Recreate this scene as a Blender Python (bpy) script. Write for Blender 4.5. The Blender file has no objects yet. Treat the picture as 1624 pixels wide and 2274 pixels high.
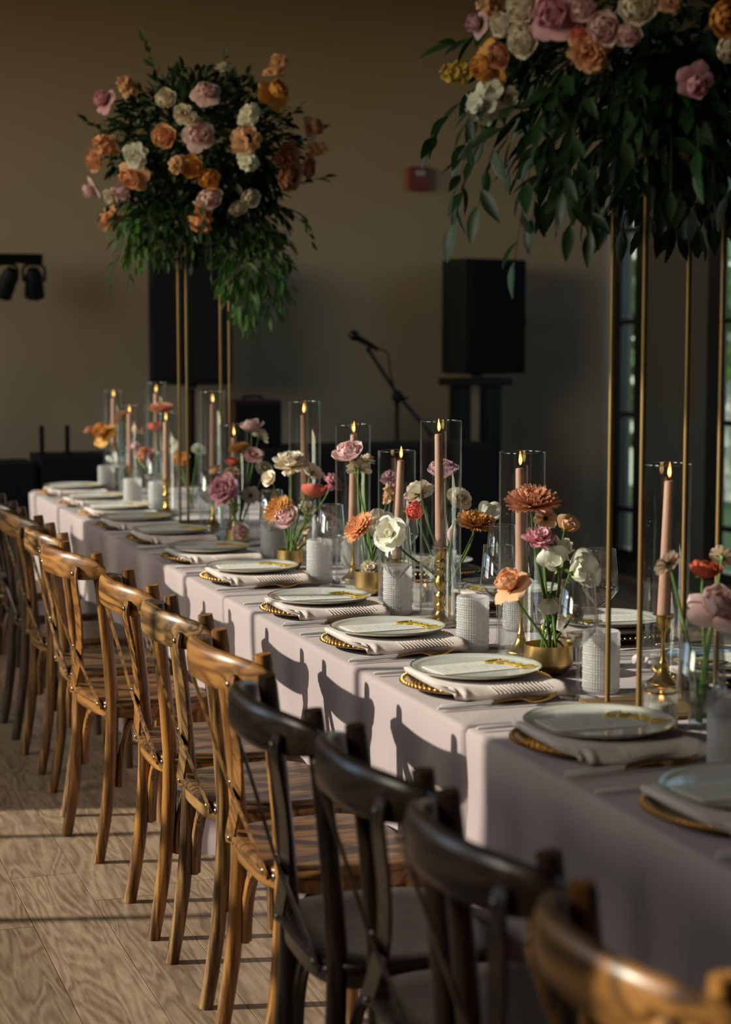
import bpy, bmesh, math, random
from mathutils import Vector, Matrix, Quaternion

# ------------------------------------------------------------------ camera, light, exposure
scene = bpy.context.scene
COL = scene.collection
PHI = math.atan(1392 / 4000.0)      # yaw of the lens against the long table
PIT = math.atan(397 / 4000.0)       # downward pitch
cam_data = bpy.data.cameras.new('camera')
cam_data.sensor_fit = 'VERTICAL'
cam_data.sensor_height = 36.0
cam_data.sensor_width = 36.0 * 1624 / 2274
cam_data.lens = 4000.0 / 2274 * 36.0
cam_data.clip_start = 0.05
cam_data.clip_end = 200
cam_data.dof.use_dof = True
cam_data.dof.focus_distance = 4.45
cam_data.dof.aperture_fstop = 2.9
cam_data.dof.aperture_blades = 9
cam = bpy.data.objects.new('camera', cam_data)
COL.objects.link(cam)
cam.location = (0, 0, 1.5)
cam.rotation_euler = (math.pi / 2 - PIT, 0, -PHI)
scene.camera = cam

scene.view_settings.view_transform = 'Standard'
scene.view_settings.look = 'None'
scene.view_settings.gamma = 1.0
scene.view_settings.use_curve_mapping = False
scene.view_settings.exposure = EXPOSURE = -0.10
scene.cycles.use_denoising = True
scene.cycles.max_bounces = 8
scene.cycles.diffuse_bounces = 4
scene.cycles.glossy_bounces = 4
scene.cycles.transmission_bounces = 6
scene.cycles.transparent_max_bounces = 32
scene.cycles.use_adaptive_sampling = True
scene.cycles.adaptive_threshold = 0.025
scene.cycles.caustics_reflective = False
scene.cycles.caustics_refractive = False
scene.cycles.sample_clamp_indirect = 3.0
scene.cycles.blur_glossy = 0.5

# sky
SUN_AZ = math.radians(-15.0)        # the light travels toward +X, slightly toward -Y
SUN_EL = math.radians(25.0)
world = bpy.data.worlds.new('sky')
scene.world = world
world.use_nodes = True
wn = world.node_tree.nodes
wl = world.node_tree.links
wn.clear()
wo = wn.new('ShaderNodeOutputWorld')
wb = wn.new('ShaderNodeBackground')
ws = wn.new('ShaderNodeTexSky')
ws.sky_type = 'NISHITA'
ws.sun_disc = False
ws.sun_elevation = SUN_EL
ws.sun_rotation = math.radians(255)
ws.altitude = 50
ws.air_density = 1.0
ws.dust_density = 1.5
wl.new(ws.outputs[0], wb.inputs[0])
wb.inputs[1].default_value = SKY_STRENGTH = 0.58
wl.new(wb.outputs[0], wo.inputs[0])

# sun
sun_data = bpy.data.lights.new('sun', 'SUN')
sun_data.energy = 7.6
sun_data.color = (1.0, 0.90, 0.78)
sun_data.angle = math.radians(0.55)
sun = bpy.data.objects.new('sun', sun_data)
COL.objects.link(sun)
SUN_DIR = Vector((math.cos(SUN_EL) * math.cos(SUN_AZ), math.cos(SUN_EL) * math.sin(SUN_AZ), -math.sin(SUN_EL)))
sun.rotation_euler = SUN_DIR.to_track_quat('-Z', 'Y').to_euler()
sun.location = (-8, 6, 6)

# sky portals in the real window openings (they add no light of their own, they guide the sky's)
def portal(name, loc, rot, sx, sy):
    d = bpy.data.lights.new(name, 'AREA')
    d.shape = 'RECTANGLE'
    d.size, d.size_y = sx, sy
    d.cycles.is_portal = True
    o = bpy.data.objects.new(name, d)
    COL.objects.link(o)
    o.location = loc
    o.rotation_euler = rot
WINDOWS_LEFT = [(1.10, 2.52), (4.06, 6.82), (8.19, 10.10)]
SILL = {1.10: 2.0, 4.06: 1.35, 8.19: 2.0}
for a, b in WINDOWS_LEFT:
    z0 = SILL[a]
    portal('sky_portal', (-2.75, (a + b) / 2, (z0 + 3.55) / 2), (0, -math.pi / 2, 0), 3.55 - z0, b - a)

# ------------------------------------------------------------------ helpers
ZT = 0.75                           # table height
R = random.Random(7)

class MB:
    """collects vertices and faces for one mesh"""
    def __init__(self):
        self.v, self.f, self.pv = [], [], []
    def add(self, verts, faces, pv=None):
        o = len(self.v)
        self.v += [tuple(p) for p in verts]
        self.f += [tuple(i + o for i in f) for f in faces]
        self.pv += list(pv) if pv else [0.0] * len(verts)
        return self
    def box(self, x0, y0, z0, x1, y1, z1):
        v = [(x0, y0, z0), (x1, y0, z0), (x1, y1, z0), (x0, y1, z0), (x0, y0, z1), (x1, y0, z1), (x1, y1, z1), (x0, y1, z1)]
        return self.add(v, [(0, 3, 2, 1), (4, 5, 6, 7), (0, 1, 5, 4), (1, 2, 6, 5), (2, 3, 7, 6), (3, 0, 4, 7)])
    def lathe(self, prof, n=24, c=(0, 0, 0), close=False):
        v, f = [], []
        m = len(prof)
        for i in range(n):
            a = 2 * math.pi * i / n
            for r, z in prof:
                v.append((c[0] + r * math.cos(a), c[1] + r * math.sin(a), c[2] + z))
        for i in range(n):
            j = (i + 1) % n
            for k in range(m - 1):
                f.append((i * m + k, j * m + k, j * m + k + 1, i * m + k + 1))
            if close:
                f.append((i * m + m - 1, j * m + m - 1, j * m, i * m))
        return self.add(v, f)
    def tube(self, pts, rad, n=8, flat=1.0, up=None, caps=True):
        """tube along a path; rad number or list; flat squeezes one axis"""
        pts = [Vector(p) for p in pts]
        m = len(pts)
        if not isinstance(rad, (list, tuple)):
            rad = [rad] * m
        v, f = [], []
        t0 = (pts[1] - pts[0]).normalized()
        ref = Vector(up) if up else (Vector((0, 0, 1)) if abs(t0.z) < 0.9 else Vector((1, 0, 0)))
        nrm = (ref - t0 * ref.dot(t0)).normalized()
        for i in range(m):
            t = (pts[min(i + 1, m - 1)] - pts[max(i - 1, 0)])
            t = t.normalized() if t.length > 1e-9 else t0
            nrm = nrm - t * nrm.dot(t)
            nrm = nrm.normalized() if nrm.length > 1e-6 else t.orthogonal().normalized()
            b = t.cross(nrm)
            for k in range(n):
                a = 2 * math.pi * k / n
                v.append(pts[i] + nrm * (math.cos(a) * rad[i]) + b * (math.sin(a) * rad[i] * flat))
        for i in range(m - 1):
            for k in range(n):
                k2 = (k + 1) % n
                f.append((i * n + k, i * n + k2, (i + 1) * n + k2, (i + 1) * n + k))
        if caps:
            f.append(tuple(reversed(range(n))))
            f.append(tuple((m - 1) * n + k for k in range(n)))
        return self.add(v, f)
    def ball(self, c, r, n=8, m=6, sc=(1, 1, 1)):
        prof_v, f = [], []
        for j in range(m + 1):
            th = math.pi * j / m
            for i in range(n):
                a = 2 * math.pi * i / n
                prof_v.append((c[0] + sc[0] * r * math.sin(th) * math.cos(a), c[1] + sc[1] * r * math.sin(th) * math.sin(a), c[2] + sc[2] * r * math.cos(th)))
        for j in range(m):
            for i in range(n):
                i2 = (i + 1) % n
                f.append((j * n + i, (j + 1) * n + i, (j + 1) * n + i2, j * n + i2))
        return self.add(prof_v, f)
    def mesh(self, name, mat, smooth=True, sharp=40):
        me = bpy.data.meshes.new(name)
        me.from_pydata(self.v, [], self.f)
        if any(self.pv):
            at = me.attributes.new('pv', 'FLOAT', 'POINT')
            at.data.foreach_set('value', self.pv)
        if mat:
            me.materials.append(mat)
        me.validate()
        if smooth:
            me.polygons.foreach_set('use_smooth', [True] * len(me.polygons))
            if sharp < 180:
                me.set_sharp_from_angle(angle=math.radians(sharp))
        me.update()
        return me
    def build(self, name, mat, parent=None, smooth=True, sharp=40, bevel=0.0):
        return link(name, self.mesh(name, mat, smooth, sharp), parent, bevel=bevel)

def link(name, me, parent=None, loc=None, bevel=0.0):
    o = bpy.data.objects.new(name, me)
    COL.objects.link(o)
    if parent is not None:
        o.parent = parent
    if loc is not None:
        o.location = loc
    if bevel:
        b = o.modifiers.new('bevel', 'BEVEL')
        b.width = bevel
        b.segments = 2
        b.limit_method = 'ANGLE'
        b.angle_limit = math.radians(50)
    return o

def tag(o, label=None, cat=None, group=None, kind=None):
    if label: o['label'] = label
    if cat: o['category'] = cat
    if group: o['group'] = group
    if kind: o['kind'] = kind
    return o

def thing(name, loc, label, cat, group=None, rz=0.0):
    o = bpy.data.objects.new(name, None)
    o.empty_display_size = 0.05
    COL.objects.link(o)
    o.location = loc
    o.rotation_euler = (0, 0, rz)
    return tag(o, label, cat, group)

def dup(o, parent=None, loc=None, rz=None):
    c = o.copy()
    COL.objects.link(c)
    c.parent = parent
    if loc is not None: c.location = loc
    if rz is not None: c.rotation_euler = (0, 0, rz)
    for ch in o.children:
        dup(ch, c)
    return c

ORD = ['first', 'second', 'third', 'fourth', 'fifth', 'sixth', 'seventh', 'eighth', 'ninth', 'tenth', 'eleventh', 'twelfth', 'thirteenth']

def bez(p0, p1, p2, p3, n):
    out = []
    for i in range(n + 1):
        t = i / n
        out.append(Vector(p0) * (1 - t) ** 3 + Vector(p1) * 3 * t * (1 - t) ** 2 + Vector(p2) * 3 * t * t * (1 - t) + Vector(p3) * t ** 3)
    return out

def spline(pts, n=4):
    """Catmull-Rom through the points"""
    P = [Vector(p) for p in pts]
    out = []
    for i in range(len(P) - 1):
        a, b, c, d = P[max(i - 1, 0)], P[i], P[i + 1], P[min(i + 2, len(P) - 1)]
        for k in range(n):
            t = k / n
            out.append(0.5 * ((2 * b) + (c - a) * t + (2 * a - 5 * b + 4 * c - d) * t * t + (3 * b - a - 3 * c + d) * t ** 3))
    out.append(P[-1])
    return out

# ------------------------------------------------------------------ materials
def new_mat(name):
    m = bpy.data.materials.new(name)
    m.use_nodes = True
    nt = m.node_tree
    nt.nodes.clear()
    out = nt.nodes.new('ShaderNodeOutputMaterial')
    return m, nt.nodes, nt.links, out

def simple(name, col, rough=0.5, metal=0.0, spec=0.5, coat=0.0, sheen=0.0, noise=0.0, nscale=8.0, bump=0.0, bscale=80.0, sss=0.0):
    m, N, L, out = new_mat(name)
    p = N.new('ShaderNodeBsdfPrincipled')
    p.inputs['Base Color'].default_value = (*col, 1)
    p.inputs['Roughness'].default_value = rough
    p.inputs['Metallic'].default_value = metal
    p.inputs['Specular IOR Level'].default_value = spec
    p.inputs['Coat Weight'].default_value = coat
    p.inputs['Sheen Weight'].default_value = sheen
    if sss:
        p.inputs['Subsurface Weight'].default_value = sss
        p.inputs['Subsurface Radius'].default_value = (0.01, 0.006, 0.004)
    L.new(p.outputs[0], out.inputs[0])
    tc = N.new('ShaderNodeTexCoord')
    if noise:
        n = N.new('ShaderNodeTexNoise')
        n.inputs['Scale'].default_value = nscale
        n.inputs['Detail'].default_value = 5
        L.new(tc.outputs['Object'], n.inputs['Vector'])
        r = N.new('ShaderNodeMapRange')
        r.inputs['To Min'].default_value = 1 - noise
        r.inputs['To Max'].default_value = 1 + noise
        L.new(n.outputs['Fac'], r.inputs['Value'])
        mx = N.new('ShaderNodeMix')
        mx.data_type = 'RGBA'
        mx.blend_type = 'MULTIPLY'
        mx.inputs['Factor'].default_value = 1
        mx.inputs['A'].default_value = (*col, 1)
        L.new(r.outputs[0], mx.inputs['B'])
        L.new(mx.outputs['Result'], p.inputs['Base Color'])
    if bump:
        n2 = N.new('ShaderNodeTexNoise')
        n2.inputs['Scale'].default_value = bscale
        n2.inputs['Detail'].default_value = 3
        L.new(tc.outputs['Object'], n2.inputs['Vector'])
        b = N.new('ShaderNodeBump')
        b.inputs['Strength'].default_value = bump
        b.inputs['Distance'].default_value = 0.002
        L.new(n2.outputs['Fac'], b.inputs['Height'])
        L.new(b.outputs[0], p.inputs['Normal'])
    return m

def wood(name, light, dark, axis='z', rough=0.36, rings=26.0, coat=0.25, contrast=(0.25, 0.75), stretch=16.0, rnd=True, distort=0.6, bands=7.0, wr=(0.42, 0.33, 0.25)):
    """streaky grain running along one local axis"""
    m, N, L, out = new_mat(name)
    p = N.new('ShaderNodeBsdfPrincipled')
    p.inputs['Roughness'].default_value = rough
    p.inputs['Coat Weight'].default_value = coat
    p.inputs['Coat Roughness'].default_value = 0.25
    L.new(p.outputs[0], out.inputs[0])
    tc = N.new('ShaderNodeTexCoord')
    oi = N.new('ShaderNodeObjectInfo')
    add = N.new('ShaderNodeVectorMath')
    add.operation = 'MULTIPLY_ADD'
    cr = N.new('ShaderNodeCombineXYZ')
    L.new(oi.outputs['Random'], cr.inputs[0])
    L.new(oi.outputs['Random'], cr.inputs[1])
    L.new(oi.outputs['Random'], cr.inputs[2])
    L.new(cr.outputs[0], add.inputs[0])
    add.inputs[1].default_value = (7.3, 13.1, 5.7) if rnd else (0, 0, 0)
    L.new(tc.outputs['Object'], add.inputs[2])
    mp = N.new('ShaderNodeMapping')
    k = 1.0 / stretch
    mp.inputs['Scale'].default_value = {'x': (k, 1, 1), 'y': (1, k, 1), 'z': (1, 1, k)}[axis]
    L.new(add.outputs[0], mp.inputs['Vector'])
    n1 = N.new('ShaderNodeTexNoise')
    n1.inputs['Scale'].default_value = rings
    n1.inputs['Detail'].default_value = 2
    n1.inputs['Distortion'].default_value = distort
    L.new(mp.outputs[0], n1.inputs['Vector'])
    n2 = N.new('ShaderNodeTexNoise')
    n2.inputs['Scale'].default_value = rings * 9
    n2.inputs['Detail'].default_value = 3
    L.new(mp.outputs[0], n2.inputs['Vector'])
    ramp = N.new('ShaderNodeValToRGB')
    ramp.color_ramp.elements[0].position = contrast[0]
    ramp.color_ramp.elements[0].color = (*dark, 1)
    ramp.color_ramp.elements[1].position = contrast[1]
    ramp.color_ramp.elements[1].color = (*light, 1)
    # growth rings: contour lines of a slow noise field
    def mth(op, a, b):
        q = N.new('ShaderNodeMath')
        q.operation = op
        for s_, val in ((0, a), (1, b)):
            if isinstance(val, (int, float)): q.inputs[s_].default_value = val
            elif val is not None: L.new(val, q.inputs[s_])
        return q.outputs[0]
    sn = mth('SINE', mth('MULTIPLY', n1.outputs['Fac'], bands * 6.283), None)
    ringv = mth('MULTIPLY_ADD', sn, 0.5)
    ringv.node.inputs[2].default_value = 0.5
    tot = mth('ADD', mth('ADD', mth('MULTIPLY', ringv, wr[0]), mth('MULTIPLY', n2.outputs['Fac'], wr[1])), mth('MULTIPLY', n1.outputs['Fac'], wr[2]))
    mixf = tot.node
    L.new(mixf.outputs[0], ramp.inputs[0])
    hv = N.new('ShaderNodeHueSaturation')
    mr = N.new('ShaderNodeMapRange')
    mr.inputs['To Min'].default_value = 0.85
    mr.inputs['To Max'].default_value = 1.15
    L.new(oi.outputs['Random'], mr.inputs['Value'])
    L.new(mr.outputs[0], hv.inputs['Value'])
    L.new(ramp.outputs[0], hv.inputs['Color'])
    L.new(hv.outputs[0], p.inputs['Base Color'])
    b = N.new('ShaderNodeBump')
    b.inputs['Strength'].default_value = 0.25
    b.inputs['Distance'].default_value = 0.001
    L.new(mixf.outputs[0], b.inputs['Height'])
    L.new(b.outputs[0], p.inputs['Normal'])
    return m

def thin_glass(name, tint=(0.97, 0.98, 0.97), ior=1.5, rough=0.01, boost=1.0, edge=4.0, top=0.75):
    """a thin pane or wall: lets light straight through, mirrors by Fresnel"""
    m, N, L, out = new_mat(name)
    t = N.new('ShaderNodeBsdfTransparent')
    t.inputs[0].default_value = (*tint, 1)
    g = N.new('ShaderNodeBsdfGlossy')
    g.inputs['Color'].default_value = (1, 1, 1, 1)
    g.inputs['Roughness'].default_value = rough
    # Schlick reflectance, the same from both faces of the thin wall
    lw = N.new('ShaderNodeLayerWeight')
    lw.inputs[0].default_value = 0.5
    pw = N.new('ShaderNodeMath')
    pw.operation = 'POWER'
    pw.inputs[1].default_value = edge
    L.new(lw.outputs['Facing'], pw.inputs[0])
    f0 = ((ior - 1) / (ior + 1)) ** 2 * boost
    mu = N.new('ShaderNodeMath')
    mu.operation = 'MULTIPLY_ADD'
    mu.use_clamp = True
    L.new(pw.outputs[0], mu.inputs[0])
    mu.inputs[1].default_value = top
    mu.inputs[2].default_value = f0
    mx = N.new('ShaderNodeMixShader')
    L.new(mu.outputs[0], mx.inputs[0])
    L.new(t.outputs[0], mx.inputs[1])
    L.new(g.outputs[0], mx.inputs[2])
    L.new(mx.outputs[0], out.inputs[0])
    return m

def textured_glass(name, milk=0.35, clear=0.35, col=(0.95, 0.93, 0.91)):
    """pressed glass: part refracting, part letting light through, part scattering it"""
    m, N, L, out = new_mat(name)
    g = N.new('ShaderNodeBsdfGlass')
    g.inputs['IOR'].default_value = 1.45
    g.inputs['Roughness'].default_value = 0.05
    t = N.new('ShaderNodeBsdfTransparent')
    t.inputs[0].default_value = (0.95, 0.95, 0.95, 1)
    tr = N.new('ShaderNodeBsdfTranslucent')
    tr.inputs[0].default_value = (*col, 1)
    di = N.new('ShaderNodeBsdfPrincipled')
    di.inputs['Base Color'].default_value = (*col, 1)
    di.inputs['Roughness'].default_value = 0.12
    di.inputs['Specular IOR Level'].default_value = 1.0
    a = N.new('ShaderNodeMixShader')
    a.inputs[0].default_value = 0.5
    L.new(tr.outputs[0], a.inputs[1])
    L.new(di.outputs[0], a.inputs[2])
    b = N.new('ShaderNodeMixShader')
    b.inputs[0].default_value = clear / max(1e-3, 1 - milk)
    L.new(g.outputs[0], b.inputs[1])
    L.new(t.outputs[0], b.inputs[2])
    c = N.new('ShaderNodeMixShader')
    c.inputs[0].default_value = milk
    L.new(b.outputs[0], c.inputs[1])
    L.new(a.outputs[0], c.inputs[2])
    L.new(c.outputs[0], out.inputs[0])
    return m

def petal_mat(name, base, tip, trans=0.35):
    m, N, L, out = new_mat(name)
    at = N.new('ShaderNodeAttribute')
    at.attribute_name = 'pv'
    mx = N.new('ShaderNodeMix')
    mx.data_type = 'RGBA'
    mx.inputs['A'].default_value = (*base, 1)
    mx.inputs['B'].default_value = (*tip, 1)
    L.new(at.outputs['Fac'], mx.inputs['Factor'])
    tc = N.new('ShaderNodeTexCoord')
    n = N.new('ShaderNodeTexNoise')
    n.inputs['Scale'].default_value = 6
    n.inputs['Detail'].default_value = 4
    L.new(tc.outputs['Object'], n.inputs['Vector'])
    hv = N.new('ShaderNodeHueSaturation')
    mr = N.new('ShaderNodeMapRange')
    mr.inputs['To Min'].default_value = 0.85
    mr.inputs['To Max'].default_value = 1.15
    L.new(n.outputs['Fac'], mr.inputs['Value'])
    L.new(mr.outputs[0], hv.inputs['Value'])
    L.new(mx.outputs['Result'], hv.inputs['Color'])
    d = N.new('ShaderNodeBsdfPrincipled')
    d.inputs['Roughness'].default_value = 0.6
    d.inputs['Specular IOR Level'].default_value = 0.2
    L.new(hv.outputs[0], d.inputs['Base Color'])
    t = N.new('ShaderNodeBsdfTranslucent')
    L.new(hv.outputs[0], t.inputs[0])
    s = N.new('ShaderNodeMixShader')
    s.inputs[0].default_value = trans
    L.new(d.outputs[0], s.inputs[1])
    L.new(t.outputs[0], s.inputs[2])
    L.new(s.outputs[0], out.inputs[0])
    return m

def leaf_mat(name, col, trans=0.2, rough=0.35):
    m, N, L, out = new_mat(name)
    oi = N.new('ShaderNodeObjectInfo')
    hv = N.new('ShaderNodeHueSaturation')
    mr = N.new('ShaderNodeMapRange')
    mr.inputs['To Min'].default_value = 0.6
    mr.inputs['To Max'].default_value = 1.5
    L.new(oi.outputs['Random'], mr.inputs['Value'])
    L.new(mr.outputs[0], hv.inputs['Value'])
    hv.inputs['Color'].default_value = (*col, 1)
    d = N.new('ShaderNodeBsdfPrincipled')
    d.inputs['Roughness'].default_value = rough
    L.new(hv.outputs[0], d.inputs['Base Color'])
    t = N.new('ShaderNodeBsdfTranslucent')
    L.new(hv.outputs[0], t.inputs[0])
    s = N.new('ShaderNodeMixShader')
    s.inputs[0].default_value = trans
    L.new(d.outputs[0], s.inputs[1])
    L.new(t.outputs[0], s.inputs[2])
    L.new(s.outputs[0], out.inputs[0])
    return m

def flame_mat(name):
    m, N, L, out = new_mat(name)
    at = N.new('ShaderNodeAttribute')
    at.attribute_name = 'pv'
    r = N.new('ShaderNodeValToRGB')
    r.color_ramp.elements[0].position = 0.0
    r.color_ramp.elements[0].color = (1.0, 0.22, 0.02, 1)
    r.color_ramp.elements[1].position = 0.45
    r.color_ramp.elements[1].color = (1.0, 0.72, 0.25, 1)
    e3 = r.color_ramp.elements.new(1.0)
    e3.color = (1.0, 0.33, 0.03, 1)
    L.new(at.outputs['Fac'], r.inputs[0])
    e = N.new('ShaderNodeEmission')
    e.inputs[1].default_value = 3.0
    L.new(r.outputs[0], e.inputs[0])
    L.new(e.outputs[0], out.inputs[0])
    m.cycles.emission_sampling = 'NONE'
    return m

M = {}
M['wall'] = simple('wall_paint', (0.44, 0.335, 0.235), 0.85, noise=0.05, nscale=1.5, bump=0.1, bscale=250, spec=0.2)
M['wall_grey'] = simple('wall_grey', (0.06, 0.06, 0.053), 0.8, noise=0.05, nscale=2)
M['ceiling'] = simple('ceiling_paint', (0.34, 0.30, 0.26), 0.9, noise=0.04)
M['frame'] = simple('window_frame', (0.012, 0.012, 0.013), 0.4, noise=0.1)
M['pane'] = thin_glass('window_pane', (0.92, 0.95, 0.93))
M['tinted_pane'] = thin_glass('tinted_pane', (0.66, 0.72, 0.70))
M['cloth'] = simple('mauve_cloth', (0.385, 0.305, 0.305), 0.75, sheen=0.25, noise=0.04, nscale=3, bump=0.12, bscale=700, spec=0.25)
M['napkin'] = simple('blush_napkin', (0.62, 0.52, 0.48), 0.8, sheen=0.3, noise=0.05, nscale=20, bump=0.3, bscale=400, spec=0.2)
M['china'] = simple('white_china', (0.62, 0.62, 0.57), 0.12, spec=0.55, noise=0.02)
M['china_rim'] = simple('plate_rim_line', (0.30, 0.22, 0.10), 0.3, metal=0.8, noise=0.05)
M['gold'] = simple('gold_plate', (0.68, 0.40, 0.13), 0.22, metal=1.0, noise=0.12, nscale=30)
M['gold_bright'] = simple('gold_cutlery', (0.72, 0.44, 0.13), 0.25, metal=1.0, noise=0.08, nscale=40)
M['brass'] = simple('brass', (0.62, 0.42, 0.12), 0.27, metal=1.0, noise=0.18, nscale=25, bump=0.15, bscale=120)
M['brushed'] = simple('brushed_brass', (0.70, 0.50, 0.20), 0.3, metal=1.0, noise=0.1, nscale=60)
M['stand_gold'] = simple('gold_painted_rod', (0.27, 0.165, 0.06), 0.5, metal=0.7, noise=0.08, nscale=40)
M['acrylic'] = simple('gold_acrylic', (0.85, 0.56, 0.05), 0.2, metal=0.35, noise=0.06, nscale=60)
M['handle'] = simple('white_handle', (0.72, 0.69, 0.68), 0.3, noise=0.02)
M['paper'] = simple('menu_paper', (0.70, 0.69, 0.63), 0.85, noise=0.02)
M['ink'] = simple('menu_ink', (0.18, 0.17, 0.15), 0.9, noise=0.05)
M['glass'] = thin_glass('thin_clear_glass', (0.975, 0.985, 0.98), 1.45, 0.01, 2.2)
M['glass_rim'] = thin_glass('glass_edge', (0.85, 0.90, 0.88), 1.6, 0.03, 3.0, 1.6, 0.8)
M['wine'] = thin_glass('wine_glass', (0.95, 0.96, 0.96), 1.5, 0.02, 3.2, 2.6, 0.9)
M['tumbler'] = textured_glass('beaded_glass', 0.44, 0.36)
M['votive'] = textured_glass('cut_glass', 0.10, 0.55, (0.9, 0.92, 0.9))
M['wax'] = simple('dusty_rose_wax', (0.55, 0.29, 0.21), 0.55, noise=0.05, nscale=20, sss=0.15)
M['white_wax'] = simple('white_wax', (0.75, 0.70, 0.64), 0.5, noise=0.03, sss=0.3)
M['wick'] = simple('burnt_wick', (0.02, 0.016, 0.012), 0.9, noise=0.2)
M['flame'] = flame_mat('flame')
M['stem'] = leaf_mat('stem_green', (0.10, 0.19, 0.035), 0.15, 0.4)
M['stem_dark'] = leaf_mat('stem_dark', (0.035, 0.06, 0.015), 0.1, 0.5)
M['leaf_broad'] = leaf_mat('broad_leaf', (0.016, 0.052, 0.014), 0.2, 0.45)
M['leaf_small'] = leaf_mat('small_leaf', (0.022, 0.056, 0.014), 0.2, 0.5)
M['leaf_light'] = leaf_mat('fern_leaf', (0.055, 0.14, 0.026), 0.3, 0.5)
M['foam'] = simple('green_floral_foam', (0.02, 0.05, 0.02), 0.95, noise=0.2, nscale=40)
M['black'] = simple('black_plastic', (0.005, 0.005, 0.006), 0.7, spec=0.25, noise=0.2, nscale=40)
M['grille'] = simple('speaker_grille', (0.008, 0.008, 0.010), 0.75, spec=0.2, noise=0.3, nscale=200)
M['black_metal'] = simple('black_metal', (0.010, 0.010, 0.011), 0.35, metal=0.6, noise=0.1)
M['black_cloth'] = simple('black_drape', (0.006, 0.006, 0.007), 0.95, noise=0.1, nscale=20)
M['maroon'] = simple('maroon_vinyl', (0.035, 0.008, 0.008), 0.5, noise=0.15, nscale=60)
M['steel'] = simple('bolt_steel', (0.34, 0.29, 0.24), 0.3, metal=1.0, noise=0.1, nscale=100)
M['red'] = simple('alarm_red', (0.19, 0.012, 0.016), 0.35, noise=0.05)
M['alarm_white'] = simple('alarm_lens', (0.45, 0.42, 0.40), 0.3, noise=0.05)
M['lawn'] = simple('lawn', (0.05, 0.10, 0.03), 0.95, noise=0.3, nscale=4)
M['render_wall'] = simple('pale_render', (0.55, 0.56, 0.52), 0.9, noise=0.06)
M['bark'] = simple('bark', (0.09, 0.065, 0.04), 0.9, noise=0.3, nscale=10)
M['tree_leaf'] = leaf_mat('tree_leaf', (0.16, 0.26, 0.07), 0.4, 0.5)
M['plank'] = wood('floor_plank', (0.37, 0.262, 0.172), (0.155, 0.098, 0.060), 'y', rough=0.42, rings=12, coat=0.0, contrast=(0.28, 0.68), stretch=8.0, distort=0.5, bands=9.0, wr=(0.22, 0.54, 0.24))
M['plank_base'] = simple('floor_joint', (0.60, 0.50, 0.38), 0.8, noise=0.1)
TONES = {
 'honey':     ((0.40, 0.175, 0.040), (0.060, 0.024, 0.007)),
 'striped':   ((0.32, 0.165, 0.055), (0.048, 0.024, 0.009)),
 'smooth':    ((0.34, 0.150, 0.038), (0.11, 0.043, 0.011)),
 'dark':      ((0.085, 0.050, 0.027), (0.022, 0.013, 0.007)),  # shade over the unlit chairs is put into this darker wood
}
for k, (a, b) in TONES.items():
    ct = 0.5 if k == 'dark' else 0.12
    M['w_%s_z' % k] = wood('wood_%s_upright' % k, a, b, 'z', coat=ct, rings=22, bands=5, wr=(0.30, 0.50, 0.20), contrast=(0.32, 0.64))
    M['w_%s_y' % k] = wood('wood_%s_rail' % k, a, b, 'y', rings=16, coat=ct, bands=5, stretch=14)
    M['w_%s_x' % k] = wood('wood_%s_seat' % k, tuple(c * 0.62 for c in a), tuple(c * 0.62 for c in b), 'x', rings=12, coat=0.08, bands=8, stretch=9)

# ------------------------------------------------------------------ the room
XL, XR, YB, YF, ZC = -2.6, 5.2, 10.25, -3.0, 4.2
PL, PR = 0.183, 1.22                # plank width, length
floor = MB().box(XL - 0.15, YF, -0.12, XR + 0.05, YB, -0.0035).build('floor', M['plank_base'], smooth=False)
tag(floor, 'tan oak laminate plank floor with long boards', 'floor', kind='structure')
def plank_mesh(w, l):
    h, c = 0.0035, 0.0012
    v = [(0, 0, -h), (w, 0, -h), (w, l, -h), (0, l, -h), (c, c, 0), (w - c, c, 0), (w - c, l - c, 0), (c, l - c, 0)]
    return v, [(4, 5, 6, 7), (0, 1, 5, 4), (1, 2, 6, 5), (2, 3, 7, 6), (3, 0, 4, 7)]
pv_, pf_ = plank_mesh(PL - 0.0004, PR - 0.0004)
pm = MB().add(pv_, pf_).mesh('plank', M['plank'], smooth=False)
rest = MB()
rr = random.Random(3)
nrow = int((XR - XL) / PL) + 1
for i in range(nrow):
    x = 0.668 - 18 * PL + i * PL
    if x + PL > XR or x < XL - 0.05:
        continue
    y = YF - rr.random() * PR
    while y < YB:
        if y >= YF and y + PR <= YB:
            if 0.0 <= x <= 2.6 and y > 1.9:
                link('plank', pm, floor, (x, y, 0))
            else:
                rest.add([(a + x, b + y, c) for a, b, c in pv_], pf_)
        elif y + PR > YF + 0.2 and y < YB - 0.05:
            y0, y1 = max(y, YF), min(y + PR, YB)
            v, f = plank_mesh(PL - 0.0004, y1 - y0 - 0.0004)
            if 0.0 <= x <= 2.6 and y0 > 1.9:
                MB().add(v, f).build('plank', M['plank'], floor, smooth=False).location = (x, y0, 0)
            else:
                rest.add([(a + x, b + y0, c) for a, b, c in v], f)
        y += PR
tag(rest.build('plank_field', M['plank'], floor, smooth=False), kind='stuff')

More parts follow.
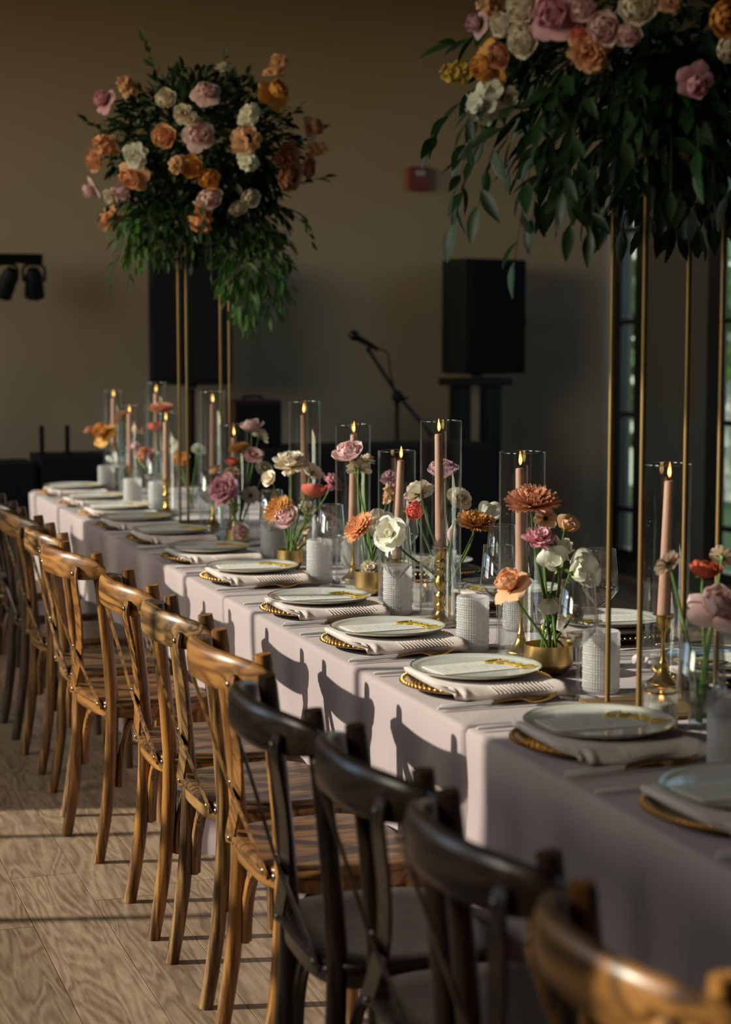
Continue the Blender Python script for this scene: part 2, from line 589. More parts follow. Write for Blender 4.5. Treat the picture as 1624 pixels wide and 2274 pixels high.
def struct(mb, name, mat, label, cat, bevel=0.0):
    o = mb.build(name, mat, smooth=False, bevel=bevel)
    return tag(o, label, cat, kind='structure')
struct(MB().box(XL - 0.15, YB, 0, XR + 0.15, YB + 0.15, ZC), 'wall_back', M['wall'], 'plain beige brown painted wall behind the speakers', 'wall')
struct(MB().box(XL - 0.15, YF, ZC, XR + 0.15, YB + 0.15, ZC + 0.1), 'ceiling', M['ceiling'], 'plain flat ceiling over the hall', 'ceiling')
struct(MB().box(XL - 0.15, YF - 0.15, 0, XR + 0.15, YF, ZC), 'wall_front', M['wall'], 'plain beige wall at the end opposite the loudspeakers', 'wall')
ZW1, ZTR = 3.55, 2.0                 # window head, transom
wl_ = MB()
edges = [YF] + [v for ab in WINDOWS_LEFT for v in ab] + [YB]
for i in range(0, len(edges), 2):
    wl_.box(XL - 0.15, edges[i], 0, XL, edges[i + 1], ZC)
for a, b in WINDOWS_LEFT:
    wl_.box(XL - 0.15, a, 0, XL, b, SILL[a])
    wl_.box(XL - 0.15, a, ZW1, XL, b, ZC)
wl_.box(XL - 0.15, 6.57, 1.35, XL, 6.82, ZTR)  # unseen panel added to block low sun beyond the floor's lit edge
struct(wl_, 'wall_left', M['wall'], 'beige wall with tall window bays along the chairs', 'wall')
LOWER = {1: [4.62, 5.43, 6.24]}
UPPER = {1: [4.835, 5.705, 6.49]}
WLAB = ['black framed high window beside the shaded near-black chairs', 'tall black framed window bay throwing sun on the chairs', 'black framed high window nearest the beige back wall']
for i, (a, b) in enumerate(WINDOWS_LEFT):
    z0 = SILL[a]
    up = UPPER.get(i, [a + (b - a) * k / 3 for k in (1, 2)])
    m = MB()
    xa, xb = XL - 0.10, XL - 0.055
    for y0, y1 in ((a, a + 0.04), (b - 0.04, b)):
        m.box(xa, y0, z0, xb, y1, ZW1)
    for za, zb in ((z0, z0 + 0.05), (ZW1 - 0.05, ZW1)):
        m.box(xa, a + 0.04, za, xb, b - 0.04, zb)
    tiers = [(up, max(z0, ZTR) + 0.05, ZW1 - 0.05)]
    if i in LOWER:
        m.box(xa, a + 0.04, ZTR, xb, b - 0.04, ZTR + 0.05)
        tiers.append((LOWER[i], z0 + 0.05, ZTR))
    for ys, za, zb in tiers:
        for y in ys:
            m.box(xa, y - 0.014, za, xb, y + 0.014, zb)
    w = struct(m, 'window_%d' % (i + 1), M['frame'], WLAB[i], 'window')
    for ys, za, zb in tiers:
        cuts = [a + 0.04] + list(ys) + [b - 0.04]
        for k in range(len(cuts) - 1):
            p0 = cuts[k] + (0.014 if k else 0)
            p1 = cuts[k + 1] - (0.014 if k < len(cuts) - 2 else 0)
            if p1 - p0 > 0.03:
                MB().box(XL - 0.082, p0, za, XL - 0.078, p1, zb).build('pane', M['pane'], w, smooth=False)

# right wall: a narrow sidelight by the corner, a grey pier, then a wide window
wr = MB()
wr.box(XR, 9.03, 0, XR + 0.04, 9.80, ZC)
wr.box(XR, YF, 0, XR + 0.04, 6.4, ZC)
wr.box(XR, 6.4, 3.5, XR + 0.04, YB, ZC)
wr.box(XR, 6.4, 0, XR + 0.04, 9.03, 0.1).box(XR, 9.80, 0, XR + 0.04, YB, 0.1)
struct(wr, 'wall_right', M['wall_grey'], 'dark grey wall pier between the garden windows', 'wall')
def side_window(n, y0, y1, bars, uprights, fr=0.05):
    m = MB()
    xa, xb = XR - 0.012, XR + 0.035
    m.box(xa, y0, 0.1, xb, y0 + fr, 3.5).box(xa, y1 - fr, 0.1, xb, y1, 3.5)
    m.box(xa, y0 + fr, 0.1, xb, y1 - fr, 0.16).box(xa, y0 + fr, 3.44, xb, y1 - fr, 3.5)
    ys = [y0 + fr] + uprights + [y1 - fr]
    for y in uprights:
        m.box(xa, y - 0.02, 0.16, xb, y + 0.02, 3.44)
    for z in bars:
        m.box(xa, y0 + fr, z - 0.015, xb, y1 - fr, z + 0.015)
    w = struct(m, 'window_%d' % n, M['frame'], 'black framed garden window beside the grey pier' if n == 5 else 'narrow black framed sidelight window in the room corner', 'window')
    zs = [0.16] + bars + [3.44]
    for i in range(len(ys) - 1):
        for j in range(len(zs) - 1):
            MB().box(XR + 0.01, ys[i] + 0.02, zs[j] + 0.015, XR + 0.014, ys[i + 1] - 0.02, zs[j + 1] - 0.015).build('pane', M['tinted_pane'], w, smooth=False)
side_window(4, 9.80, 10.20, [0.41, 1.0, 1.57, 2.13, 2.75], [], fr=0.11)
side_window(5, 6.40, 9.03, [0.41, 1.0, 1.57, 2.13, 2.75], [7.7], fr=0.14)
portal('sky_portal', (XR + 0.06, 7.7, 1.8), (0, math.pi / 2, 0), 3.3, 2.6)

# outdoors
lawn = struct(MB().box(XR + 0.2, -8, -0.3, 30, 40, -0.15), 'lawn', M['lawn'], 'mown green lawn outside the garden windows', 'lawn')
lawn2 = struct(MB().box(-30, -8, -0.3, XL - 0.2, 40, -0.15), 'lawn', M['lawn'], 'mown green lawn outside the tall window bays', 'lawn')
gw = struct(MB().box(9.2, 12, -0.15, 9.5, 26, 2.65).box(9.15, 12, 2.65, 9.55, 26, 2.75), 'garden_wall', M['render_wall'], 'pale rendered garden wall beyond the lawn', 'wall')
def leaf_cloud(n, cx, cy, cz, rx, ry, rz, s, rnd):
    m = MB()
    for _ in range(n):
        while True:
            p = Vector((rnd.uniform(-1, 1), rnd.uniform(-1, 1), rnd.uniform(-1, 1)))
            if 0.35 < p.length < 1: break
        q = Quaternion((rnd.gauss(0, 1), rnd.gauss(0, 1), rnd.gauss(0, 1), rnd.gauss(0, 1))).normalized()
        c = Vector((cx + p.x * rx, cy + p.y * ry, cz + p.z * rz))
        m.add([c + q @ Vector(v) * s for v in ((0, 0, 0), (.35, .5, .05), (0, 1, 0), (-.35, .5, .05))], [(0, 1, 2, 3)])
    return m
rt = random.Random(11)
for i, (x, y, h, r, lab) in enumerate([(7.7, 15.6, 1.6, 1.2, 'leafy garden tree nearest the narrow corner window'), (7.4, 11.6, 2.2, 1.1, 'round leafy garden tree on the lawn beyond the grey pier'), (12.5, 25, 4.2, 2.2, 'tall leafy garden tree far out on the lawn'), (7.2, 8.8, 0.9, 0.8, 'low leafy shrub outside the wide garden window'), (11.8, 19.5, 3.4, 1.9, 'wide leafy garden tree behind the pale wall')]):
    t = thing('garden_tree', (x, y, -0.15), lab, 'tree')
    MB().tube([(0, 0, 0), (0.04, 0.02, h * 0.5), (0, 0.05, h)], [0.12, 0.09, 0.03], 8).build('trunk', M['bark'], t)
    tag(leaf_cloud(900, 0, 0, h, r, r, r * 0.95, 0.2, rt).build('foliage', M['tree_leaf'], t, smooth=False), kind='stuff')

# ------------------------------------------------------------------ tables and cloths
JOINTS = [1.33, 3.146, 4.963, 6.78, 8.60]
TX0, TX1 = 1.292, 2.19
cl_desc = ['under the shaded settings farthest from the beige wall', 'under the sunlit settings beside the broad-leaved stand', 'under the middle settings', 'reaching the end nearest the beige wall']
def smooth(a, b, x):
    t = max(0.0, min(1.0, (x - a) / (b - a)))
    return t * t * (3 - 2 * t)
FLARE = [(0.05, 0.13), (0.05, 0.15), (0.02, 0.02), (0.02, 0.05)]
def cloth(idx, y0, y1):
    rnd = random.Random(40 + idx)
    x0, x1 = TX0, TX1
    gap = 0.004
    y0 += gap; y1 -= gap
    verts, faces = [], []
    # perimeter stations: list of (side, s)
    nl, nw, nc = 330, 40, 8
    drop_n = 16
    amps = [(rnd.uniform(7, 9), rnd.uniform(0, 6), 0.017), (rnd.uniform(15, 19), rnd.uniform(0, 6), 0.009), (rnd.uniform(27, 33), rnd.uniform(0, 6), 0.003)]
    creases = [(rnd.uniform(y0 + 0.1, y1 - 0.1), rnd.uniform(-0.18, 0.10), rnd.uniform(0.004, 0.009), rnd.uniform(0.0, 0.35)) for _ in range(9)]
    def ring(t):
        # rounded rectangle; t = 0 at the table edge, 1 at the hem
        z = ZT - 0.012 - (ZT - 0.03) * t
        rc = 0.014 + 0.075 * t ** 0.9
        pts = []
        inset = 0.0
        def put(x, y, nx, ny, s, corner):
            a = 0.0
            for k, ph, am in amps:
                a += am * (1 + math.sin(k * s + ph))
            a *= smooth(0.02, 0.7, t)
            if nx == -1:                                    # pressed creases running down the front
                for yc, sl, wd, ts in creases:
                    if t > ts:
                        a -= 0.0028 * math.exp(-((y - yc - sl * t) / wd) ** 2) * smooth(ts, ts + 0.12, t)
            if nx < 0:                                      # the long corners kick outward in cones
                for yj in (y0, y1):
                    a -= -nx * FLARE[idx][0 if yj == y0 else 1] * smooth(0.12, 1.0, t) * math.exp(-((y - yj) / 0.12) ** 2)
                pts.append((x - nx * a, y, z))
            else:
                pts.append((x - nx * a, y - ny * a, z))
        # left side (x0) from y0 to y1, going round counter-clockwise seen from below
        for k in range(nl):
            y = y0 + rc + (y1 - y0 - 2 * rc) * k / (nl - 1)
            put(x0, y, -1, 0, y, 0)
        for k in range(1, nc):
            a = math.pi / 2 * k / nc
            put(x0 + rc - rc * math.cos(a), y1 - rc + rc * math.sin(a), -math.cos(a), math.sin(a), y1 + 0.1 * k, math.sin(2 * a))
        for k in range(nw):
            x = x0 + rc + (x1 - x0 - 2 * rc) * k / (nw - 1)
            put(x, y1, 0, 1, x * 1.3 + 20, 0)
        for k in range(1, nc):
            a = math.pi / 2 * k / nc
            put(x1 - rc + rc * math.sin(a), y1 - rc + rc * math.cos(a), math.sin(a), math.cos(a), y1 + 30 + 0.1 * k, math.sin(2 * a))
        for k in range(nl):
            y = y1 - rc - (y1 - y0 - 2 * rc) * k / (nl - 1)
            put(x1, y, 1, 0, y + 40, 0)
        for k in range(1, nc):
            a = math.pi / 2 * k / nc
            put(x1 - rc + rc * math.cos(a), y0 + rc - rc * math.sin(a), math.cos(a), -math.sin(a), 50 + 0.1 * k, math.sin(2 * a))
        for k in range(nw):
            x = x1 - rc - (x1 - x0 - 2 * rc) * k / (nw - 1)
            put(x, y0, 0, -1, x * 1.3 + 60, 0)
        for k in range(1, nc):
            a = math.pi / 2 * k / nc
            put(x0 + rc - rc * math.sin(a), y0 + rc - rc * math.cos(a), -math.sin(a), -math.cos(a), 70 + 0.1 * k, math.sin(2 * a))
        return pts
    rings = []
    base = ring(0.0)
    n = len(base)
    cx, cy = (x0 + x1) / 2, (y0 + y1) / 2
    # top surface: three inner rings then rounded edge
    def inner(d, z):
        out = []
        for p in base:
            dx = max(-1, min(1, (p[0] - cx) / ((x1 - x0) / 2)))
            dy = max(-1, min(1, (p[1] - cy) / ((y1 - y0) / 2)))
            out.append((cx + dx * ((x1 - x0) / 2 - d), cy + dy * ((y1 - y0) / 2 - d), z))
        return out
    rings.append(inner(0.20, ZT))
    rings.append(inner(0.012, ZT))
    rings.append(inner(0.003, ZT - 0.003))
    for j in range(drop_n + 1):
        rings.append(ring(j / drop_n))
    for r in rings:
        verts += r
    for j in range(len(rings) - 1):
        for k in range(n):
            k2 = (k + 1) % n
            faces.append((j * n + k, j * n + k2, (j + 1) * n + k2, (j + 1) * n + k))
    faces.append(tuple(reversed(range(n))))
    o = MB().add(verts, faces).build('tablecloth', M['cloth'], smooth=True, sharp=180)
    bm = bmesh.new(); bm.from_mesh(o.data); bmesh.ops.recalc_face_normals(bm, faces=bm.faces)
    bm.to_mesh(o.data); bm.free()
    tag(o, 'dusty mauve floor-length tablecloth ' + cl_desc[idx], 'tablecloth', 'mauve cloths over the long table')
    return o
TB = None
for i in range(4):
    cloth(i, JOINTS[i], JOINTS[i + 1])
    t = thing('banquet_table', (0, JOINTS[i], 0), 'folding banquet table hidden under its cloth, ' + cl_desc[i], 'table', 'tables making up the long row')
    l = JOINTS[i + 1] - JOINTS[i]
    MB().box(TX0 + 0.05, 0.05, ZT - 0.035, TX1 - 0.05, l - 0.05, ZT - 0.002).build('tabletop', M['black'], t, smooth=False)
    for x in (TX0 + 0.25, TX1 - 0.25):
        for y in (0.25, l - 0.25):
            MB().tube([(x, y, 0), (x, y, ZT - 0.035)], 0.014, 8).build('leg', M['black_metal'], t)

# ------------------------------------------------------------------ cross-back chairs
def band(pts, hs, th, n=10):
    """a bent board: at each path point an upright oval section of half height hs and half thickness th (local normals in the XY plane)"""
    m = MB()
    v, f = [], []
    k = len(pts)
    for i in range(k):
        p = Vector(pts[i])
        t = Vector(pts[min(i + 1, k - 1)]) - Vector(pts[max(i - 1, 0)])
        nn = Vector((t.y, -t.x, 0)).normalized()
        for j in range(n):
            a = 2 * math.pi * j / n
            ca, sa = math.cos(a), math.sin(a)
            e = 0.62
            px = math.copysign(abs(ca) ** e, ca) * th[i]
            pz = math.copysign(abs(sa) ** e, sa) * hs[i]
            v.append(p + nn * px + Vector((0, 0, pz)))
    for i in range(k - 1):
        for j in range(n):
            j2 = (j + 1) % n
            f.append((i * n + j, i * n + j2, (i + 1) * n + j2, (i + 1) * n + j))
    f.append(tuple(reversed(range(n))))
    f.append(tuple((k - 1) * n + j for j in range(n)))
    return m.add(v, f)

def strap(pts, w, th, wdir):
    """flat bent strip; wdir(i) gives the width direction"""
    k = len(pts)
    v, f = [], []
    for i in range(k):
        p = Vector(pts[i])
        t = (Vector(pts[min(i + 1, k - 1)]) - Vector(pts[max(i - 1, 0)])).normalized()
        d = wdir(i)
        d = (d - t * d.dot(t)).normalized()
        nn = t.cross(d)
        ww = w * (0.55 + 0.45 * min(1, i / 1.0, (k - 1 - i) / 1.0)) if i in (0, k - 1) else w
        for a, b in ((-1, -1), (1, -1), (1, 1), (-1, 1)):
            v.append(p + d * (a * ww / 2) + nn * (b * th / 2))
    for i in range(k - 1):
        for j in range(4):
            j2 = (j + 1) % 4
            f.append((i * 4 + j, i * 4 + j2, (i + 1) * 4 + j2, (i + 1) * 4 + j))
    f.append((3, 2, 1, 0))
    f.append(tuple((k - 1) * 4 + j for j in range(4)))
    return MB().add(v, f)

def make_chair(tone, label):
    mz, my, mx = M['w_%s_z' % tone], M['w_%s_y' % tone], M['w_%s_x' % tone]
    t = thing('cross_back_chair', (0, 0, 0), label, 'chair', 'cross-back chairs along the mauve table')
    PX = lambda z: 0.047 - 0.047 * ((0.47 - z) / 0.47) ** 2.1 if z < 0.47 else 0.047 - 0.042 * ((z - 0.47) / 0.43) ** 1.3
    for s in (-1, 1):
        zs = [0.0, 0.08, 0.18, 0.28, 0.38, 0.47, 0.58, 0.70, 0.80, 0.872, 0.888]
        rd = [0.0165, 0.017, 0.0178, 0.0182, 0.0185, 0.0185, 0.018, 0.0175, 0.0175, 0.0175, 0.0165]
        MB().tube([(PX(z), s * 0.155, z) for z in zs], rd, 14, flat=0.95).build('rear_leg', mz, t)
    # top rail: crescent bent round the back of the posts
    n = 22
    pts, hs, th = [], [], []
    for i in range(n + 1):
        u = -1 + 2 * i / n
        y = 0.205 * u
        x = -0.076 + 0.092 * abs(u) ** 2.6
        pts.append((x, y, 0.842 + 0.012 * (1 - u * u)))
        e = math.sqrt(max(0.0, 1 - abs(u) ** 5))
        hs.append(0.009 + 0.029 * e)
        th.append(0.004 + 0.0105 * e)
    band(pts, hs, th, 14).build('top_rail', my, t)
    # crossing straps, bolted to the rail and to the seat frame
    for s in (-1, 1):
        ctrl = [(-0.052, s * 0.150, 0.852), (-0.056, s * 0.148, 0.81), (-0.030 - 0.004 * s, s * 0.085, 0.70), (-0.010 - 0.005 * s, s * 0.022, 0.60), (0.004 - 0.004 * s, -s * 0.05, 0.53), (0.018, -s * 0.122, 0.455), (0.020, -s * 0.130, 0.440)]
        P = spline(ctrl, 4)
        st = strap(P, 0.029, 0.0065, lambda i: Vector((0.15 * s, 1, 0.12 * s))).build('back_strap', mz, t, smooth=False, bevel=0.002)
        MB().ball((-0.062, s * 0.149, 0.833), 0.0062, 10, 6, (0.6, 1, 1)).build('bolt', M['steel'], st)
        MB().ball((0.014, -s * 0.122, 0.452), 0.0065, 10, 6, (0.6, 1, 1)).build('bolt', M['steel'], st)
    for s in (-1, 1):
        MB().ball((0.028, s * 0.152, 0.447), 0.007, 10, 6, (0.7, 1, 1)).build('bolt', M['steel'], t)
    MB().ball((-0.016, 0.004, 0.602), 0.0045, 8, 5, (0.6, 1, 1)).build('bolt', M['steel'], t)
    # seat: bent frame ring plus saddled panel
    def outline(k, n, g=0.0):
        a = 2 * math.pi * k / n
        c, s_ = math.cos(a), math.sin(a)
        w = 0.195 + 0.012 * c
        ex = 0.55
        return (0.180 + math.copysign(abs(c) ** ex, c) * (0.162 - g), math.copysign(abs(s_) ** ex, s_) * (w - g))
    n = 40
    fr = MB()
    v, f = [], []
    for k in range(n):
        xo, yo = outline(k, n)
        xi, yi = outline(k, n, 0.03)
        v += [(xo, yo, 0.415), (xo, yo, 0.447), (xi, yi, 0.447), (xi, yi, 0.415)]
    for k in range(n):
        k2 = (k + 1) % n
        for j in range(4):
            j2 = (j + 1) % 4
            f.append((k * 4 + j, k * 4 + j2, k2 * 4 + j2, k2 * 4 + j))
    fr.add(v, f).build('seat_frame', my, t, sharp=35, bevel=0.003)
    v, f = [], []
    rings = [(0.0, 0.4475), (-0.006, 0.4475), (-0.008, 0.454), (-0.005, 0.4605), (0.004, 0.4635), (0.05, 0.461), (0.10, 0.459), (0.14, 0.4585)]
    for g, z in rings:
        for k in range(n):
            x, y = outline(k, n, g)
            v.append((x, y, z))
    for j in range(len(rings) - 1):
        for k in range(n):
            k2 = (k + 1) % n
            f.append((j * n + k, j * n + k2, (j + 1) * n + k2, (j + 1) * n + k))
    f.append(tuple((len(rings) - 1) * n + k for k in range(n)))
    MB().add(v, f).build('seat', mx, t, sharp=60)
    for s in (-1, 1):
        MB().tube([(0.305, s * 0.168, 0.0), (0.302, s * 0.166, 0.2), (0.296, s * 0.163, 0.418)], [0.0145, 0.0165, 0.0185], 12).build('front_leg', mz, t)
    # bentwood hoops under the seat
    def hoop(a, b, ax, bx, zlo=0.215):
        A, B = Vector((*a, zlo)), Vector((*b, zlo))
        C_, D = Vector((*ax, 0.404)), Vector((*bx, 0.404))
        P = bez(A, A + Vector((0, 0, 0.10)), C_ + Vector(((A - C_).x * .6, (A - C_).y * .6, 0)), C_, 8) + bez(D, D + Vector(((B - D).x * .6, (B - D).y * .6, 0)), B + Vector((0, 0, 0.10)), B, 8)
        MB().tube(P, 0.0105, 8, flat=1.2).build('hoop_brace', mz, t)
    x_r = PX(0.22)
    hoop((x_r + 0.022, -0.150), (x_r + 0.022, 0.150), (x_r + 0.03, -0.045), (x_r + 0.03, 0.045))
    hoop((0.285, -0.150), (0.285, 0.150), (0.275, -0.045), (0.275, 0.045))
    for s in (-1, 1):
        hoop((x_r + 0.030, s * 0.160), (0.280, s * 0.168), (0.115, s * 0.150), (0.200, s * 0.150))
    return t

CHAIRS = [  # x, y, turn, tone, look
 (0.867, 1.62, 0, 'honey', 'golden'), (0.880, 2.05, 1, 'dark', 'shaded near-black'), (0.890, 2.48, -1, 'dark', 'shaded dark brown'), (0.870, 2.92, -2, 'dark', 'dark brown'),
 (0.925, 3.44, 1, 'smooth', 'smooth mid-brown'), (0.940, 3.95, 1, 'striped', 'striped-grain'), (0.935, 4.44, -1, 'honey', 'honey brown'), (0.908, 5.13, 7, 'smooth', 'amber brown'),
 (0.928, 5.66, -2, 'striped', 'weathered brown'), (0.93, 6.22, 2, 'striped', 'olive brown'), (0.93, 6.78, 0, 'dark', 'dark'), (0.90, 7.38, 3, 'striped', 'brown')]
protos = {}
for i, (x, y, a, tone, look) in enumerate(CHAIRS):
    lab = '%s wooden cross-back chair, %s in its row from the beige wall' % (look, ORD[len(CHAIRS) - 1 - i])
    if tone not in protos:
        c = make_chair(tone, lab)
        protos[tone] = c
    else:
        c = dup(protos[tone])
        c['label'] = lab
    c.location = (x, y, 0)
    c.rotation_euler = (0, 0, math.radians(a))
